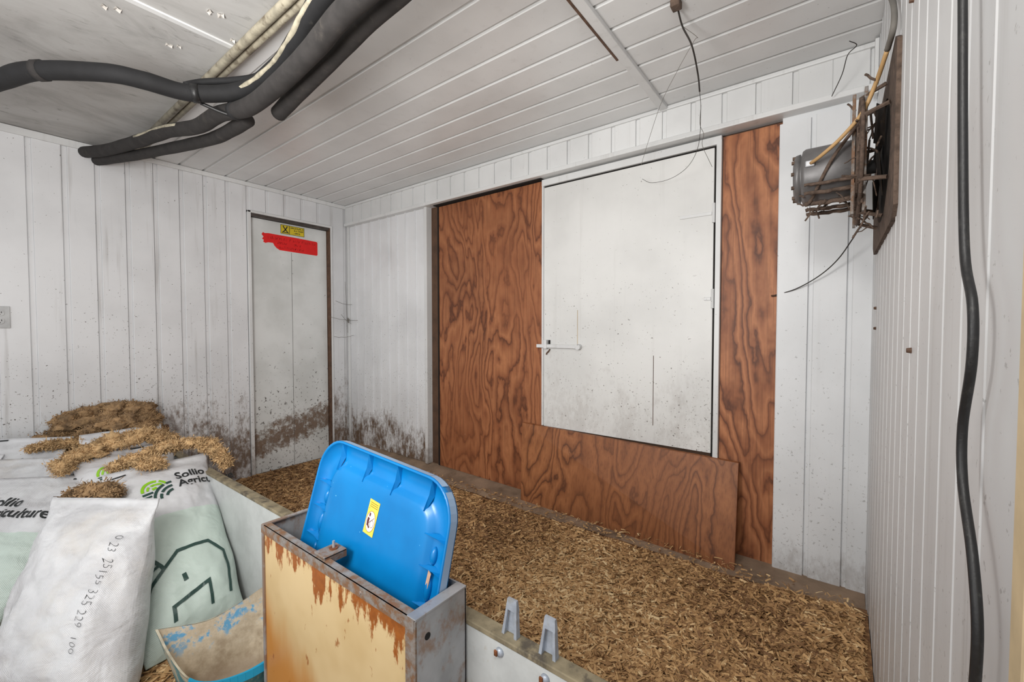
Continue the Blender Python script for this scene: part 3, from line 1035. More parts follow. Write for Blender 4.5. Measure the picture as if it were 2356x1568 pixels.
sk = poly_plate([(-0.0215, -0.043), (0.0215, -0.043), (0.0215, 0.043), (-0.0215, 0.043)], stk(0), stk(0.0008), 'warning_sticker', M['lidyellow'], lid)
sk['label'] = 'yellow child warning sticker with round pictogram'
disc = arc(0, -0.010, 0.0185, 0, 360, 28, 0.026)
flat([([(0, -0.010)] + disc, [(0, i + 1, i + 2) for i in range(28)])], stk(0.0011), 'pictogram_disc', M['labelwhite'], sk)
flat([stroke(disc, 0.0012, 0.02)], stk(0.0013), 'pictogram_ring', M['olive'], sk)
fig = [(arc(-0.007, 0.006, 0.0032, 0, 360, 12, 0.0052)[:-1], [tuple(range(12))]),
       stroke([(-0.009, -0.002), (-0.010, -0.012), (-0.008, -0.022)], 0.008), stroke([(-0.008, -0.020), (0.000, -0.026)], 0.005)]
flat(fig, stk(0.0014), 'pictogram_figure', M['maroon'], sk)
flat([stroke(arc(0.007, -0.014, 0.007, 0, 360, 20, 0.009), 0.0008, 0.02), stroke([(-0.012, -0.020), (0.013, 0.003)], 0.0012)], stk(0.0016), 'pictogram_line', M['maroon'], sk)
flat([stroke([(-0.016, y), (0.017, y)], 0.0016) for y in (0.036, 0.031, 0.026)] + [stroke([(-0.017, 0.0205), (-0.015, 0.0205)], 0.002)], stk(0.0012), 'text_lines', M['olive'], sk)
# chewed spot
MB().add([lidp(0.232, 0.20, 0.008), lidp(0.243, 0.205, 0.009), lidp(0.240, 0.235, 0.009), lidp(0.236, 0.25, 0.009), lidp(0.230, 0.232, 0.008)], [(0, 1, 2, 3, 4)]).build('scuffed_spot', plain('scuff', (196, 160, 136), 0.8, dirt=(90, 70, 60), dirt_amt=0.7, scale=90), lid)

# ------------------------------------------------------------------ worn blue bin
BC = Vector((-1.475, 0.48, 0))
rimc = [(-1.600, 0.345, 0.222), (-1.555, 0.46, 0.205), (-1.535, 0.55, 0.225), (-1.50, 0.640, 0.262), (-1.42, 0.640, 0.22), (-1.345, 0.600, 0.14),
        (-1.345, 0.530, 0.118), (-1.375, 0.462, 0.108), (-1.412, 0.408, 0.112), (-1.45, 0.375, 0.135), (-1.53, 0.355, 0.178)]
rim_p = spline(rimc + [rimc[0]], 4)[:-1]
bot = [Vector((BC.x + (p.x - BC.x) * 0.62, BC.y + (p.y - BC.y) * 0.62, 0.004)) for p in rim_p]
n = len(rim_p)
mb = MB()
mb.v += [tuple(p) for p in rim_p]
for t in (0.35, 0.7, 1.0):
    mb.v += [tuple(a.lerp(b, t)) for a, b in zip(rim_p, bot)]
for i in range(3):
    mb.f += [(i * n + j, i * n + (j + 1) % n, (i + 1) * n + (j + 1) % n, (i + 1) * n + j) for j in range(n)]
mb.f.append(tuple(3 * n + j for j in range(n)))
bi = thing('plastic_bin', (BC.x, BC.y, 0), 'worn teal plastic bin with tan lining beside the hopper', 'bin')
mb.build('shell', M['bin'], bi, True)
mi = MB()
ins = lambda p: Vector((BC.x + (p.x - BC.x) * 0.955, BC.y + (p.y - BC.y) * 0.955, p.z))
ri = [ins(p) for p in rim_p]
bi2 = [Vector((BC.x + (p.x - BC.x) * 0.9, BC.y + (p.y - BC.y) * 0.9, 0.02)) for p in bot]
for t in (0, 0.35, 0.75, 1.0):
    mi.v += [tuple(a.lerp(b, t)) for a, b in zip(ri, bi2)]
for i in range(3):
    mi.f += [(i * n + j, i * n + (j + 1) % n, (i + 1) * n + (j + 1) % n, (i + 1) * n + j) for j in range(n)]
mi.f.append(tuple(3 * n + j for j in range(n)))
mi.build('lining', M['binin'], bi, True)
lp = MB()
for j in range(n):
    lp.add([rim_p[j] + Vector((0, 0, 0.001)), rim_p[(j + 1) % n] + Vector((0, 0, 0.001)), ri[(j + 1) % n] + Vector((0, 0, 0.001)), ri[j] + Vector((0, 0, 0.001))], [(0, 1, 2, 3)])
lp.build('rim', M['cream'], bi)
mb = MB()
idx = [j for j in range(n) if rim_p[j].z < 0.135 and rim_p[j].y < 0.57]
pts = [rim_p[j] for j in idx]
for a, b in zip(pts, pts[1:]):
    d = Vector((a.x - BC.x, a.y - BC.y, 0)) * 0.02
    mb.hexa([a + d + Vector((0, 0, 0.004)), b + d + Vector((0, 0, 0.004)), b - d * 2 + Vector((0, 0, 0.004)), a - d * 2 + Vector((0, 0, 0.004))],
            [a + d * 1.2 - Vector((0, 0, 0.02)), b + d * 1.2 - Vector((0, 0, 0.02)), b + d * 0.8 - Vector((0, 0, 0.02)), a + d * 0.8 - Vector((0, 0, 0.02))])
mb.build('blue_lip', M['bluelip'], bi)

# ------------------------------------------------------------------ feed sacks
class Bag:
    def __init__(s, top, foot, wid=0.42, th=0.13, seed=0, yaw=0.0, flare=0.0, tilt=0.0, wk=1.0, bk=1.0):
        s.wk, s.bk = wk, bk
        s.T, s.B = Vector(top), Vector(foot)
        s.L = (s.B - s.T).length
        s.eu = (s.B - s.T).normalized()
        ev = Vector((math.sin(R(yaw)), math.cos(R(yaw)), tilt))
        s.ev = ev.normalized()
        s.n = s.eu.cross(s.ev).normalized()
        if s.n.z < 0:
            s.n = -s.n
        s.w, s.th, s.seed, s.flare = wid, th, seed, flare

    def p(s, u, v, side=1, off=0.0):
        """u 0 hem .. 1 foot, v -1 .. 1 across; side 1 front, -1 back"""
        e = 1 - abs(2 * min(1, max(0, (u - 0.05) / 0.93)) - 1) ** 3.2 if u > 0.05 else 0.0
        e = max(0.0, e) ** 0.62
        c = max(0.0, 1 - abs(v) ** 2.8) ** 0.6
        h = s.th * 0.5 * e * c * (0.72 + 0.5 * u) + 0.0025
        if side > 0:
            q = Vector((u * s.L * 7, v * s.w * 6, s.seed))
            wr = noise.noise(q * 1.0) * 0.016 + abs(noise.noise(Vector((u * s.L * 20, v * s.w * 8 + u * 3, s.seed + 5)))) * -0.022
            wr += noise.noise(Vector((u * s.L * 9 + v * 2, v * s.w * 24, s.seed + 9))) * 0.006
            h += wr * s.wk * min(1, c * 1.4) * (0.25 + 0.75 * e)
            h = max(h, 0.0015)
        else:
            h = 0.0025 + (h - 0.0025) * s.bk
        wv = (1 - 0.07 * e - s.flare * u) * (1 - 0.05 * sm(u, 0.93, 1.0))
        bend = -0.055 * s.L * (2 * u - 1) ** 2 * 0.4
        edge = 0.010 * noise.noise((u * 5, s.seed, 2.0 if v > 0 else 7.0)) * abs(v)
        q = s.T + s.eu * (s.L * u) + s.ev * (v * s.w / 2 * wv + edge) + s.n * (side * h + bend + off)
        q.z = max(q.z, 0.003 if side < 0 else 0.006)
        return q

    def build(s, mat, label, nu=46, nv=32):
        mb = MB()
        uvs = []
        for side in (1, -1):
            for i in range(nu + 1):
                for j in range(nv + 1):
                    u, v = i / nu, -1 + 2 * j / nv
                    v = math.copysign(1 - (1 - abs(v)) ** 1.35, v)
                    mb.v.append(tuple(s.p(u, v, side)))
                    uvs.append((u, v * 0.5 + 0.5))
        st_ = (nu + 1) * (nv + 1)
        for side in (0, 1):
            for i in range(nu):
                for j in range(nv):
                    a = side * st_ + i * (nv + 1) + j
                    mb.f.append((a, a + 1, a + nv + 2, a + nv + 1))
        for i in range(nu):
            for j in (0, nv):
                a = i * (nv + 1) + j
                mb.f.append((a, a + nv + 1, st_ + a + nv + 1, st_ + a))
        for j in range(nv):
            for i in (0, nu):
                a = i * (nv + 1) + j
                mb.f.append((a, a + 1, st_ + a + 1, st_ + a))
        mb.uv = uvs
        s.o = mb.build('feed_sack', mat, None, True)
        tag(s.o, label, 'sack', 'feed sacks piled by the left wall')
        return s.o

    def mark(s, shapes, name, mat, off=0.0035):
        """flat print: x metres across from the middle, y metres down from the hem"""
        mb = MB()
        for v, f in shapes:
            mb.add([s.p(p[1] / s.L, p[0] / (s.w / 2), 1, off) for p in v], f)
        return mb.build(name, mat, s.o)

    def text(s, body, size, x, y, bold, rot=0.0, name='lettering', mat=None):
        v, f = text_tris(body, size, bold, 0.014)
        c, q = math.cos(rot), math.sin(rot)
        return ([(x + a * c + b * q, y + a * q - b * c) for a, b in v], f)


# column along the partition board
b7 = Bag((-3.05, 0.545, 0.585), (-2.565, 0.505, 0.012), 0.33, 0.15, 1)
b7.build(M['bagprint'], 'white feed sack half buried in wool, right against the wool batt')
b5 = Bag((-2.775, 0.495, 0.540), (-2.22, 0.497, 0.028), 0.372, 0.18, 2, 6, bk=1.6)
b5.build(M['bagprint'], 'white feed sack behind the printed barn sack, lime logo peeking out')
b2 = Bag((-2.37, 0.540, 0.535), (-1.76, 0.508, 0.03), 0.37, 0.165, 3, -6, 0.12, wk=0.5, bk=1.7)
b2.build(M['bagprint'], 'white and mint feed sack with barn outline leaning on the partition board')
# column nearer the doorway
b8 = Bag((-3.32, 0.01, 0.515), (-3.07, -0.23, 0.02), 0.34, 0.07, 4, 44)
b8.build(M['bagprint'], 'white feed sack corner by the wall, beside the drooping plain sack')
b6 = Bag((-3.245, 0.215, 0.57), (-3.02, -0.01, 0.02), 0.40, 0.075, 5, 44)
b6.build(M['bagprint'], 'drooping white feed sack against the wall with a creased hem')
b4 = Bag((-3.035, 0.235, 0.505), (-2.72, -0.06, 0.03), 0.38, 0.095, 6, 44, bk=2.2)
b4.build(M['bagplain'], 'shiny plain white sack between the wall sacks and the cut-off lettered sack')
b3 = Bag((-2.83, 0.20, 0.468), (-2.41, -0.16, 0.03), 0.53, 0.11, 7, 45, bk=1.8)
b3.build(M['bagprint'], 'white feed sack with cut-off black lettering behind the plain front sack')
b1 = Bag((-2.04, 0.306, 0.528), (-1.70, 0.13, 0.02), 0.385, 0.20, 8, 54, -0.10, bk=1.7)
b1.build(M['bagplain'], 'big plain white woven sack with dotted code, in front of the printed sacks')
b9 = Bag((-2.17, 0.26, 0.09), (-1.80, 0.305, 0.02), 0.15, 0.05, 9, 4)
b9.build(M['bagplain'], 'plain white sack squeezed under the front sack and the barn sack')


def sollio(b, x, y, s=1.0, rot=0.0):
    sh = [b.text('Sollio', 0.062 * s, x, y, 0.0012, rot), b.text('Agriculture', 0.062 * s, x + 0.0, y + 0.056 * s, 0.0012, rot)]
    b.mark(sh, 'lettering', M['black'])


def logo(b, cx, cy, s=1.0):
    g = [stroke(arc(cx, cy, 0.046 * s, 175, 285, 14), 0.011 * s), stroke(arc(cx, cy, 0.046 * s, 296, 335, 6), 0.011 * s),
         stroke(arc(cx + 0.004 * s, cy + 0.002 * s, 0.029 * s, 235, 320, 10), 0.010 * s), stroke(arc(cx, cy, 0.028 * s, 178, 225, 6), 0.009 * s),
         stroke([(cx - 0.012 * s, cy - 0.002 * s), (cx + 0.006 * s, cy - 0.008 * s)], 0.012 * s)]
    b.mark(g, 'logo_field', M['lime'])
    ox, oy = cx + 0.065 * s, cy + 0.058 * s
    d = [stroke(arc(ox, oy, r * s, a0, a1, 10), 0.011 * s) for r, a0, a1 in ((0.078, 176, 246), (0.078, 252, 268), (0.056, 178, 205), (0.056, 212, 266), (0.034, 196, 262))]
    d += [stroke([(cx - 0.05 * s, cy + 0.018 * s), (cx - 0.012 * s, cy + 0.014 * s)], 0.010 * s), stroke([(cx - 0.046 * s, cy + 0.034 * s), (cx - 0.02 * s, cy + 0.032 * s)], 0.009 * s)]
    b.mark(d, 'logo_furrows', M['barngreen'])


sollio(b2, 0.030, 0.145, 0.9, R(-3))
logo(b2, -0.055, 0.175, 1.0)
b2.mark([stroke([(-0.16, 0.035), (-0.115, 0.028)], 0.006)], 'hem_mark', M['black'])
bw = 0.0125
b2.mark([stroke([(-0.165, 0.610), (-0.145, 0.570), (-0.045, 0.485), (0.075, 0.485), (0.125, 0.540), (0.135, 0.620), (0.128, 0.700)], bw),
         stroke([(-0.20, 0.455), (-0.165, 0.460), (-0.125, 0.485), (-0.105, 0.515), (-0.098, 0.535)], bw), stroke([(-0.19, 0.540), (-0.112, 0.510)], bw * 0.8),
         stroke([(-0.038, 0.575), (-0.034, 0.602)], 0.016),
         stroke([(-0.085, 0.715), (-0.088, 0.670), (0.045, 0.635), (0.048, 0.715)], bw)], 'barn_outline', M['barngreen'])
sollio(b3, -0.055, 0.165, 1.0, R(2))
b3.mark([stroke([(0.17, 0.022), (0.235, 0.022)], 0.007)], 'hem_mark', M['black'])
logo(b5, -0.078, 0.172, 0.9)
b5.mark([stroke([(0.02, 0.014), (0.075, 0.012)], 0.007)], 'hem_mark', M['black'])
b6.mark([stroke([(-0.13, 0.014), (-0.08, 0.010)], 0.007)], 'hem_mark', M['black'])
sollio(b6, 0.03, 0.15, 0.9)
b8.mark([stroke([(0.09, 0.02), (0.14, 0.018)], 0.007)], 'hem_mark', M['black'])
b1.mark([b1.text('0 23  25155 325 229  100', 0.031, 0.125, 0.13, -0.0009, R(96))], 'dotted_code', M['black'])['kind'] = 'stuff'

# ------------------------------------------------------------------ tan wool clumps
def wool(path, rad, seed, mat, label, strands=1800, dens=6.0):
    rnd = random.Random(seed)
    pts = spline(path, 6)
    mb = MB()
    m_ = len(pts)
    surf = []
    bm = bmesh.new()
    bmesh.ops.create_icosphere(bm, subdivisions=3, radius=1)
    bm.verts.ensure_lookup_table()
    sv = [v_.co.copy() for v_ in bm.verts]
    sf = [tuple(v_.index for v_ in f_.verts) for f_ in bm.faces]
    bm.free()
    for i in range(m_ * 3):
        t = i / (m_ * 3 - 1)
        c = pts[min(m_ - 1, int(t * m_))]
        e = math.sin(math.pi * (0.12 + 0.76 * t)) ** 0.5
        c = c + Vector((rnd.uniform(-1, 1), rnd.uniform(-1, 1), rnd.uniform(-0.6, 0.7))) * rad * 0.8 * e
        r0 = rad * e * rnd.uniform(0.3, 0.85)
        sc = Vector((rnd.uniform(0.8, 1.3), rnd.uniform(0.8, 1.4), rnd.uniform(0.55, 0.85)))
        out = []
        for d in sv:
            w_ = c + d * r0
            r = r0 * (1 + 0.5 * noise.noise(w_ * 28) + 0.4 * noise.noise(w_ * 70) + 0.3 * noise.noise(w_ * 160))
            p = c + Vector((d.x * sc.x, d.y * sc.y, d.z * sc.z)) * r
            out.append(p)
            surf.append((p, d))
        mb.add(out, sf)
    for _ in range(int(strands * dens)):
        p, d = surf[rnd.randrange(len(surf))]
        w = Vector((rnd.gauss(0, 1), rnd.gauss(0, 1), rnd.gauss(0, 1))).normalized()
        l = rnd.uniform(0.004, 0.013)
        p = p + Vector((rnd.gauss(0, 0.008), rnd.gauss(0, 0.008), rnd.gauss(0, 0.006))) - d * 0.003
        q = p + (d * 0.7 + w * 0.9) * l
        sd = d.cross(w) * rnd.uniform(0.0008, 0.0028)
        q2 = q + (w * 0.8 - d * 0.5) * l * 0.6
        o_ = len(mb.v)
        mb.v += [tuple(p - sd), tuple(p + sd), tuple(q + sd), tuple(q - sd), tuple(q2)]
        mb.f += [(o_, o_ + 1, o_ + 2, o_ + 3), (o_ + 3, o_ + 2, o_ + 4)]
    o_ = mb.build('insulation_wool', mat, None, True)
    tag(o_, label, 'insulation', 'tufts of tan wool among the sacks')
    return o_


wool([(-3.33, 0.30, 0.53), (-3.36, 0.42, 0.61), (-3.38, 0.56, 0.635), (-3.36, 0.66, 0.62), (-3.28, 0.73, 0.57)], 0.062, 3, M['wooldark'], 'thick brownish wool batt heaped against the white wall', 3200)
wool([(-3.18, 0.36, 0.50), (-3.16, 0.48, 0.585), (-3.13, 0.60, 0.585), (-3.07, 0.70, 0.54)], 0.05, 8, M['wooldark'], 'brown wool tuft between the batt and the half buried sack', 2400)
wool([(-2.70, 0.27, 0.50), (-2.78, 0.37, 0.53), (-2.80, 0.48, 0.565), (-2.78, 0.58, 0.575), (-2.74, 0.68, 0.545)], 0.042, 5, M['wool'], 'long tan wool roll above the sack with the lime logo', 2800)
wool([(-2.46, 0.40, 0.52), (-2.46, 0.50, 0.55), (-2.44, 0.60, 0.57), (-2.38, 0.70, 0.575), (-2.29, 0.745, 0.54), (-2.24, 0.755, 0.495)], 0.026, 6, M['wool'], 'curled tan wool tuft over the hem of the barn sack', 2600)
wool([(-2.40, 0.47, 0.54), (-2.35, 0.50, 0.54), (-2.32, 0.53, 0.53)], 0.022, 12, M['wool'], 'small tan wool tuft spilling onto the barn sack', 1200)
wool([(-2.33, 0.275, 0.475), (-2.27, 0.32, 0.488), (-2.20, 0.365, 0.482)], 0.032, 7, M['wooldark'], 'brown wool tuft wedged between front sack and barn sack logo', 1600)
wool([(-3.125, 0.22, 0.532), (-3.10, 0.30, 0.540), (-3.06, 0.37, 0.540)], 0.02, 9, M['wool'], 'thin tan wool wisp on the shiny plain sack', 900)
bb = MB().box(-3.30, -3.278, 0.722, 0.80, 0.0, 0.525, 0.002).box(-3.278, -3.20, 0.724, 0.736, 0.0, 0.50, 0.002).build('brown_stake', M['brownboard'])
tag(bb, 'short brown board standing behind the wool by the left wall', 'board')

# ------------------------------------------------------------------ wall outlet
ot = thing('electrical_outlet', (XL + 0.0, 0.150, 1.12), 'grey double electrical outlet on the left wall', 'outlet')
MB().box(XL - 0.002, XL + 0.006, 0.113, 0.188, 1.121, 1.236, 0.002).build('cover_plate', M['plugwhite'], ot)
for z in (1.158, 1.200):
    so = MB().tube([(XL + 0.006, 0.152, z), (XL + 0.009, 0.152, z)], 0.0165, 18).build('socket', M['plugwhite'], ot)
    for dy in (-0.006, 0.006):
        MB().box(XL + 0.008, XL + 0.0095, 0.152 + dy - 0.0012, 0.152 + dy + 0.0012, z, z + 0.008).build('slot', M['slot'], so)
    MB().tube([(XL + 0.008, 0.152, z - 0.008), (XL + 0.0095, 0.152, z - 0.008)], 0.0025, 8).build('slot', M['slot'], so)

# ------------------------------------------------------------------ pipes and foam tubes under the ceiling
cd = MB().tube([(XL + 0.0, 0.672, ZC - 0.026), (0.09, 0.682, ZC - 0.026)], 0.015, 12).build('conduit_pipe', M['pipe'], None, True)
tag(cd, 'thicker grimy cream conduit along the grey ceiling panel edge', 'pipe')
cd = MB().tube([(XL + 0.0, 0.704, ZC - 0.024), (0.09, 0.714, ZC - 0.024)], 0.012, 12).build('conduit_pipe', M['pipe'], None, True)
tag(cd, 'thinner grimy conduit beside the white ceiling boards', 'pipe')


def hose(name, path, rad, mat, label, k_=10, tape=None, ties=()):
    pts = spline(path, k_)
    m_ = len(pts)
    rr = [rad * (1 + 0.07 * noise.noise(p * 9)) for p in pts]
    mb_ = MB()
    mb_.tube(pts, rr, 16)
    o_ = mb_.build(name, mat, None, True)
    tag(o_, label, 'hose', 'foam covered tubes under the ceiling')
    if tape:
        a, b, w, side = tape
        q = pts[int(a * m_):int(b * m_)]
        s_ = MB()
        sd = Vector(side).normalized()
        s_.tube([p + sd * (rad * 0.86) for p in q], [w * (0.5 + 0.5 * abs(noise.noise(p * 13)) + 0.15) for p in q], 8)
        s_.build('worn_seam', M['cream'], o_, True)
    for t, mt in ties:
        i = int(t * (m_ - 1))
        d = (pts[min(i + 1, m_ - 1)] - pts[max(0, i - 1)]).normalized() * 0.012
        MB().tube([pts[i] - d, pts[i] + d], rad * 1.1, 16).build('tape_band', M[mt], o_, True)
    return o_


hose('foam_tube', [(-2.80, -0.02, 2.00), (-2.544, 0.07, 2.0), (-2.381, 0.124, 2.0), (-2.199, 0.192, 2.0), (-2.023, 0.339, 2.0), (-1.975, 0.433, 2.0), (-1.947, 0.552, 2.0),
                   (-1.877, 0.665, 2.024), (-1.78, 0.716, 2.042), (-1.605, 0.729, 2.056), (-1.396, 0.703, 2.06), (-1.191, 0.664, 2.06), (-0.6, 0.60, 2.06)], 0.030, M['rubber'],
     'black foam tube swinging out towards the sacks', 10, (0.60, 0.96, 0.013, (-0.3, -0.85, -0.25)), ((0.26, 'rubber2'), (0.52, 'cable')))
hose('foam_tube', [(XL + 0.0, 0.489, 2.138), (-3.26, 0.548, 2.115), (-2.885, 0.615, 2.092), (-2.60, 0.655, 2.075), (-2.30, 0.688, 2.025), (-2.05, 0.69, 2.005), (-1.795, 0.701, 1.96), (-1.535, 0.696, 1.955),
                   (-1.264, 0.675, 1.955), (-1.038, 0.65, 1.96), (-0.6, 0.63, 1.96)], 0.031, M['rubber2'],
     'grey brown foam tube entering the left wall', 10, (0.2, 0.36, 0.010, (0.1, -0.9, 0.3)), ((0.56, 'rubber'),))
hose('foam_tube', [(XL + 0.0, 0.54, 2.105), (-3.083, 0.632, 2.07), (-2.80, 0.70, 2.055), (-2.55, 0.738, 2.03), (-2.30, 0.758, 2.0), (-2.10, 0.760, 1.985), (-1.96, 0.765, 1.985)], 0.027, M['rubber2'],
     'shorter foam tube twisted below the wall entry tube')
hose('foam_tube', [(-1.76, 0.798, 1.965), (-1.55, 0.775, 1.97), (-1.356, 0.760, 1.98), (-0.985, 0.735, 2.0), (-0.5, 0.72, 2.0)], 0.029, M['rubber2'],
     'straight foam tube with a rounded cut end by the white boards', 10, (0.0, 0.9, 0.008, (-0.1, -0.2, 0.95)))
tw = MB().tube(spline([(-1.948, 0.548, 2.026), (-1.940, 0.60, 2.058), (-1.87, 0.685, 2.080), (-1.78, 0.735, 2.088), (-1.66, 0.745, 2.096)], 8), 0.012, 10).build('small_hose', M['rubber'], None, True)
tag(tw, 'thin black hose looping over the swinging foam tube', 'hose')
tw = MB().tube(spline([(-1.96, 0.60, 1.985), (-1.93, 0.66, 1.965), (-1.90, 0.715, 1.955)], 6), 0.007, 8).build('tie_strap', M['cable'], None, True)
tag(tw, 'thin black strap tying the foam tubes together', 'strap')

# paint flakes hanging from the grey panel
rnd = random.Random(2)
for i, (x, y) in enumerate([(-1.93, 0.36), (-1.95, 0.33), (-2.02, 0.52), (-2.0, 0.545), (-1.70, 0.55), (-1.69, 0.58), (-1.80, 0.655)]):
    m_ = MB()
    r = rnd.uniform(0.010, 0.02)
    a0 = rnd.uniform(0, 6)
    m_.add([(x + r * rnd.uniform(0.5, 1) * math.cos(a0 + j), y + r * 0.6 * math.sin(a0 + j), ZC - 0.0085 - (0.008 if j % 2 else 0.0)) for j in range(6)] + [(x, y, ZC - 0.008)],
           [(6, j, (j + 1) % 6) for j in range(6)])
    m_.build('paint_flake', M['flake'], ce)

# ------------------------------------------------------------------ hanging wires
w1 = MB().tube(spline([(-0.44, 1.48, ZC - 0.004), (-0.441, 1.55, 2.161), (-0.422, 1.6, 2.113), (-0.426, 1.7, 2.064), (-0.430, 1.745, 2.02)], 8), 0.0030, 6) \
    .tube(spline([(-0.430, 1.745, 2.02), (-0.439, 1.8, 1.981), (-0.469, 1.9, 1.888), (-0.534, 2.0, 1.844), (-0.634, 2.08, 1.83), (-0.734, 2.1, 1.835), (-0.79, 2.12, 1.87)], 8), 0.0010, 5)
o = thing('hanging_wire', (-0.44, 1.48, ZC), 'thin dark wire hanging in a loop from the ceiling in front of the hatch', 'wire')
w1.build('strand', M['wire'], o)
MB().tube(spline([(-0.441, 1.55, 2.161), (-0.405, 1.6, 2.136), (-0.42, 1.62, 2.14), (-0.498, 1.7, 2.106), (-0.612, 1.85, 2.073), (-0.739, 2.05, 2.009), (-0.789, 2.1, 1.932)], 8), 0.0009, 5).build('strand', M['fine'], o)
MB().tube(spline([(-0.436, 1.79, 1.99), (-0.46, 1.88, 1.955), (-0.455, 1.92, 1.93), (-0.48, 2.0, 1.92), (-0.47, 2.06, 1.88), (-0.46, 2.1, 1.85)], 6), 0.0010, 5).build('strand', M['fine'], o)
MB().box(-0.455, -0.425, 1.455, 1.490, ZC - 0.022, ZC + 0.004, 0.003).build('ceiling_stub', M['crud'], o)
o = MB().tube(spline([(0.02, 2.05, ZC - 0.008), (0.04, 1.98, 2.13), (0.015, 1.97, 2.10), (0.0, 2.02, 2.06), (-0.03, 2.09, 2.02)], 6), 0.0016, 5).build('cobweb_strand', M['wire'])
tag(o, 'dusty dark cobweb strand in the ceiling corner above the fan', 'cobweb')
o = MB().tube(spline([(-0.218, PLY - 0.006, 1.264), (-0.14, 2.155, 1.285), (-0.06, 2.12, 1.33), (0.0, 2.07, 1.385), (0.045, 1.98, 1.45)], 6), [0.0022] * 25, 5).build('loose_wire', M['wire'])
tag(o, 'thin wire strung from the plywood nail to the fan', 'wire')
# corner cobweb by the narrow door
cw = MB()
for a, b in (((-3.44, 2.10, 1.53), (-3.455, 2.13, 1.08)), ((-3.46, 1.96, 1.22), (-3.30, 2.13, 1.19)), ((-3.46, 2.02, 1.36), (-3.40, 2.14, 1.33)), ((-3.46, 2.0, 1.05), (-3.38, 2.14, 1.06)), ((-3.44, 2.06, 1.24), (-3.40, 2.13, 1.16))):
    a, b = Vector(a), Vector(b)
    cw.tube([a.lerp(b, t / 8) + Vector((0, 0, -0.012 * math.sin(math.pi * t / 8) + 0.004 * noise.noise((t, a.x * 9, b.z * 9)))) for t in range(9)], 0.0014, 4)
cw.tube([(-3.43, 2.115, 1.215), (-3.428, 2.12, 1.195), (-3.43, 2.12, 1.165)], [0.002, 0.010, 0.002], 6)
o = cw.build('corner_cobweb', M['fine'])
tag(o, 'dusty cobweb in the wall corner beside the narrow door', 'cobweb')

# ------------------------------------------------------------------ wall fan
FY, FZ = 1.68, 1.615
fan = thing('wall_fan', (XR, FY, 1.36), 'dust caked wall ventilation fan with long grey motor', 'fan')
mb = MB()
sq, ci = [], []
NN = 48
for i in range(NN):
    a = 2 * math.pi * (i + 0.5) / NN
    c_, s_ = math.cos(a), math.sin(a)
    m_ = max(abs(c_), abs(s_))
    sq.append((FY + 0.345 * c_ / m_, FZ + (0.20 if s_ > 0 else 0.235) * s_ / m_))
    ci.append((FY + 0.235 * c_, FZ - 0.01 + 0.165 * s_))
xp0, xp1 = XR - 0.008, XR + 0.001
mb.v = [(xp0, *p) for p in sq] + [(xp0, *p) for p in ci] + [(xp1, *p) for p in ci] + [(xp1, *p) for p in sq]
for a, b in ((0, 1), (1, 2), (3, 0)):
    mb.f += [(a * NN + j, a * NN + (j + 1) % NN, b * NN + (j + 1) % NN, b * NN + j) for j in range(NN)]
mb.build('mount_plate', M['crud'], fan)
mb = MB()
mb.v = [(XR - 0.003, FY, FZ)] + [(XR - 0.003, *p) for p in ci]
mb.f = [(0, j + 1, (j + 1) % NN + 1) for j in range(NN)]
mb.build('opening_shade', M['fandark'], fan)  # flat disc on solid wall, its dark colour paints the recess shade
for b_ in range(4):
    a = b_ * math.pi / 2 + 0.5
    rad_, tan_ = Vector((0, math.cos(a), math.sin(a))), Vector((0, -math.sin(a), math.cos(a)))
    q0, q1 = [], []
    c0 = Vector((XR - 0.02, FY, FZ))
    for r_, w_, tw_ in ((0.05, 0.03, 0.010), (0.155, 0.06, 0.006)):
        for sg in (-1, 1):
            q0.append(c0 + rad_ * r_ + tan_ * w_ * sg + Vector((tw_ * sg, 0, 0)))
    q0 = [q0[0], q0[1], q0[3], q0[2]]
    MB().hexa(q0, [p + Vector((0.002, 0, 0)) for p in q0]).build('blade', M['fandark'], fan)
# motor, lathe along x
prof = [(-0.118, 0.0), (-0.118, 0.062), (-0.112, 0.074), (-0.100, 0.076), (-0.098, 0.068), (-0.094, 0.083), (-0.086, 0.088), (0.045, 0.088), (0.056, 0.078), (0.060, 0.02), (0.086, 0.02), (0.086, 0.0)]
mb = MB()
n = 32
for x, r_ in prof:
    mb.v += [(x, FY + max(r_, 1e-4) * math.cos(2 * math.pi * j / n), FZ - 0.012 + max(r_, 1e-4) * math.sin(2 * math.pi * j / n)) for j in range(n)]
mb.f = [(i * n + j, i * n + (j + 1) % n, (i + 1) * n + (j + 1) % n, (i + 1) * n + j) for i in range(len(prof) - 1) for j in range(n)]
mt = mb.build('motor', M['motor'], fan, True)
MB().box(-0.085, -0.060, FY - 0.093, FY - 0.083, FZ - 0.005, FZ + 0.015, 0.003).build('terminal_box', M['steel'], mt)
for j in range(10):
    a = 2 * math.pi * j / 10
    MB().tube([(-0.122, FY + 0.066 * math.cos(a), FZ - 0.012 + 0.066 * math.sin(a)), (-0.112, FY + 0.066 * math.cos(a), FZ - 0.012 + 0.066 * math.sin(a))], 0.006, 6).build('end_bolt', M['crud'], mt)
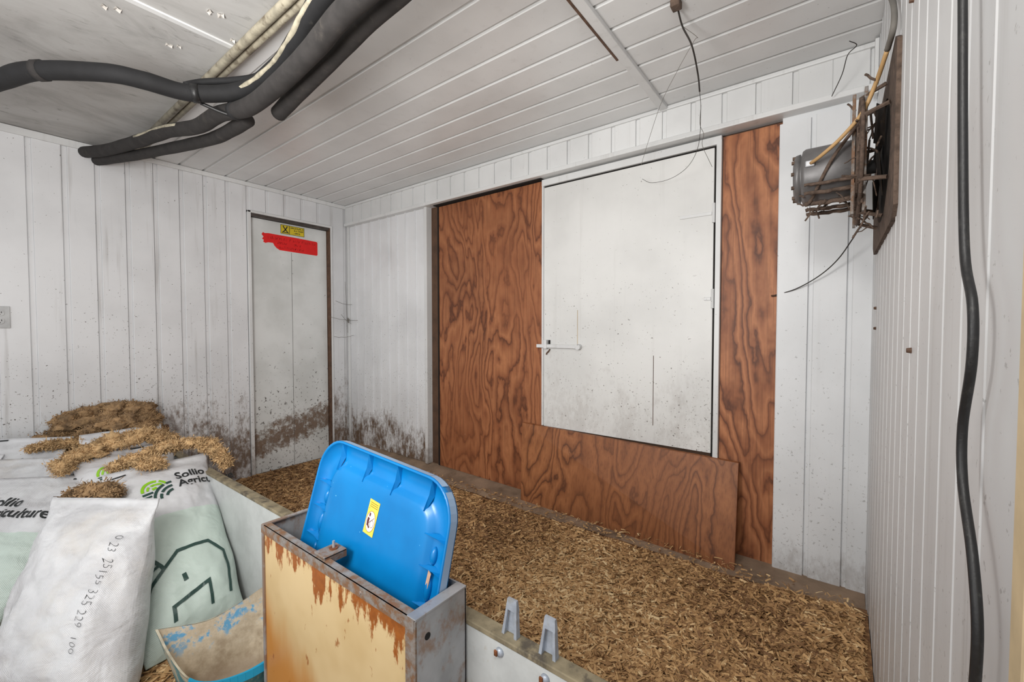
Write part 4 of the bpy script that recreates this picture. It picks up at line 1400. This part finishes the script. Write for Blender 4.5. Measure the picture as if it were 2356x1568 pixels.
# guard: rings and spokes in front of the opening
gx = 0.040
for r_ in (0.125, 0.17, 0.215, 0.25):
    MB().tube([(gx + 0.006 * (r_ > 0.2), FY + r_ * math.cos(2 * math.pi * j / 40), FZ + r_ * 0.62 * math.sin(2 * math.pi * j / 40) if False else FZ + r_ * 0.68 * math.sin(2 * math.pi * j / 40)) for j in range(41)], 0.005, 6).build('guard_ring', M['crud'], fan, True)
for y_, gx in ((FY - 0.085, 0.03), (FY - 0.045, 0.045), (FY + 0.06, 0.05), (FY - 0.12, 0.055), (FY + 0.12, 0.04)):
    MB().box(gx - 0.004, gx + 0.004, y_ - 0.012, y_ + 0.012, FZ - 0.165, FZ + 0.175, 0.001).build('upright_bar', M['rim'], fan)
for a in (35, 75, 120, 160, 215, 250, 290, 330):
    c_, s_ = math.cos(R(a)), math.sin(R(a))
    MB().tube([(gx, FY + 0.10 * c_, FZ + 0.08 * s_), (gx + 0.004, FY + 0.25 * c_, FZ + 0.17 * s_), (XR - 0.012, FY + 0.28 * c_, FZ + 0.19 * s_)], 0.0055, 6).build('guard_spoke', M['crud'], fan)
gx = 0.04
# cradle rods under the motor
for (y_, z_, r_) in ((FY - 0.09, FZ - 0.085, 0.006), (FY - 0.05, FZ - 0.107, 0.007), (FY + 0.0, FZ - 0.115, 0.006), (FY + 0.05, FZ - 0.118, 0.006), (FY - 0.095, FZ - 0.06, 0.005)):
    MB().tube([(-0.086 + 0.002 * i * 10 / 2, y_ + 0.003 * noise.noise((i, y_ * 9, 1)), z_ + 0.004 * noise.noise((i * 1.3, z_ * 9, 4))) for i in range(14)], [r_ * (1 + 0.4 * noise.noise((i * 2.1, r_, y_))) for i in range(14)], 6).build('cradle_rod', M['crud'], fan, True)
MB().tube(spline([(-0.085, FY - 0.05, FZ - 0.11), (-0.07, FY - 0.06, FZ - 0.10), (-0.02, FY - 0.10, FZ + 0.0), (0.035, FY - 0.11, FZ + 0.08)], 6), 0.005, 6).build('cradle_rod', M['crud'], fan, True)
# dust strings hanging about
du = MB()
rnd = random.Random(11)
for _ in range(46):
    y_, z_ = FY + rnd.uniform(-0.26, 0.2), FZ + rnd.uniform(-0.2, 0.17)
    p = Vector((rnd.uniform(0.03, 0.085), y_, z_))
    d = Vector((rnd.gauss(0, 0.4), rnd.gauss(0, 1), rnd.gauss(0, 1))).normalized()
    l = rnd.uniform(0.02, 0.08)
    du.tube([p + d * l * t / 4 + Vector((0, 0.006 * noise.noise((t, y_ * 20, 0)), 0.006 * noise.noise((t, z_ * 20, 5)))) for t in range(5)], rnd.uniform(0.0012, 0.0035), 5)
for _ in range(26):
    p = Vector((rnd.uniform(-0.09, 0.03), FY + rnd.uniform(-0.09, 0.04), FZ - rnd.uniform(0.085, 0.125)))
    d = Vector((rnd.gauss(0, 1), rnd.gauss(0, 0.4), rnd.gauss(-0.3, 0.4))).normalized()
    l = rnd.uniform(0.01, 0.04)
    du.tube([p, p + d * l * 0.5 + Vector((0, 0, 0.003)), p + d * l], rnd.uniform(0.0012, 0.003), 5)
d_ = du.build('dust_strings', M['crud'], fan)
d_['kind'] = 'stuff'
MB().tube(spline([(-0.07, FY - 0.092, FZ + 0.005), (-0.045, FY - 0.12, FZ + 0.012), (0.0, FY - 0.15, FZ + 0.04), (0.045, FY - 0.18, FZ + 0.085), (0.07, FY - 0.21, FZ + 0.14), (0.088, FY - 0.27, FZ + 0.19)], 8), 0.0052, 8).build('power_cord', M['cord'], fan, True)
MB().tube(spline([(0.088, FY - 0.27, FZ + 0.19), (0.094, FY - 0.33, FZ + 0.21), (0.096, FY - 0.29, FZ + 0.28), (0.097, FY - 0.14, FZ + 0.40), (0.097, FY + 0.0, FZ + 0.50), (0.096, FY + 0.08, FZ + 0.57)], 8), 0.0065, 8).build('grey_conduit', M['fine'], fan, True)

# ------------------------------------------------------------------ black cable on the right wall
cb = MB().tube(spline([(0.094, 0.700, 1.92), (0.094, 0.647, 1.65), (0.094, 0.617, 1.46), (0.094, 0.595, 1.30), (0.094, 0.573, 1.19), (0.094, 0.538, 1.14), (0.094, 0.535, 1.09), (0.094, 0.560, 1.03), (0.094, 0.553, 0.98),
                       (0.094, 0.512, 0.93), (0.094, 0.490, 0.88), (0.094, 0.494, 0.82), (0.094, 0.503, 0.76), (0.094, 0.507, 0.66), (0.094, 0.525, 0.4), (0.094, 0.525, 0.05)], 8), 0.0037, 10).build('power_cable', M['cable'], None, True)
tag(cb, 'black cable hanging in waves down the white right wall', 'cable')
for (y, z) in ((1.93, 1.12), (1.94, 1.19), (1.15, 1.76), (1.05, 1.08)):
    o = MB().tube([(XR + 0.004, y, z), (XR - 0.006, y, z)], [0.006, 0.004], 8).build('screw', M['rustedge'], wr)
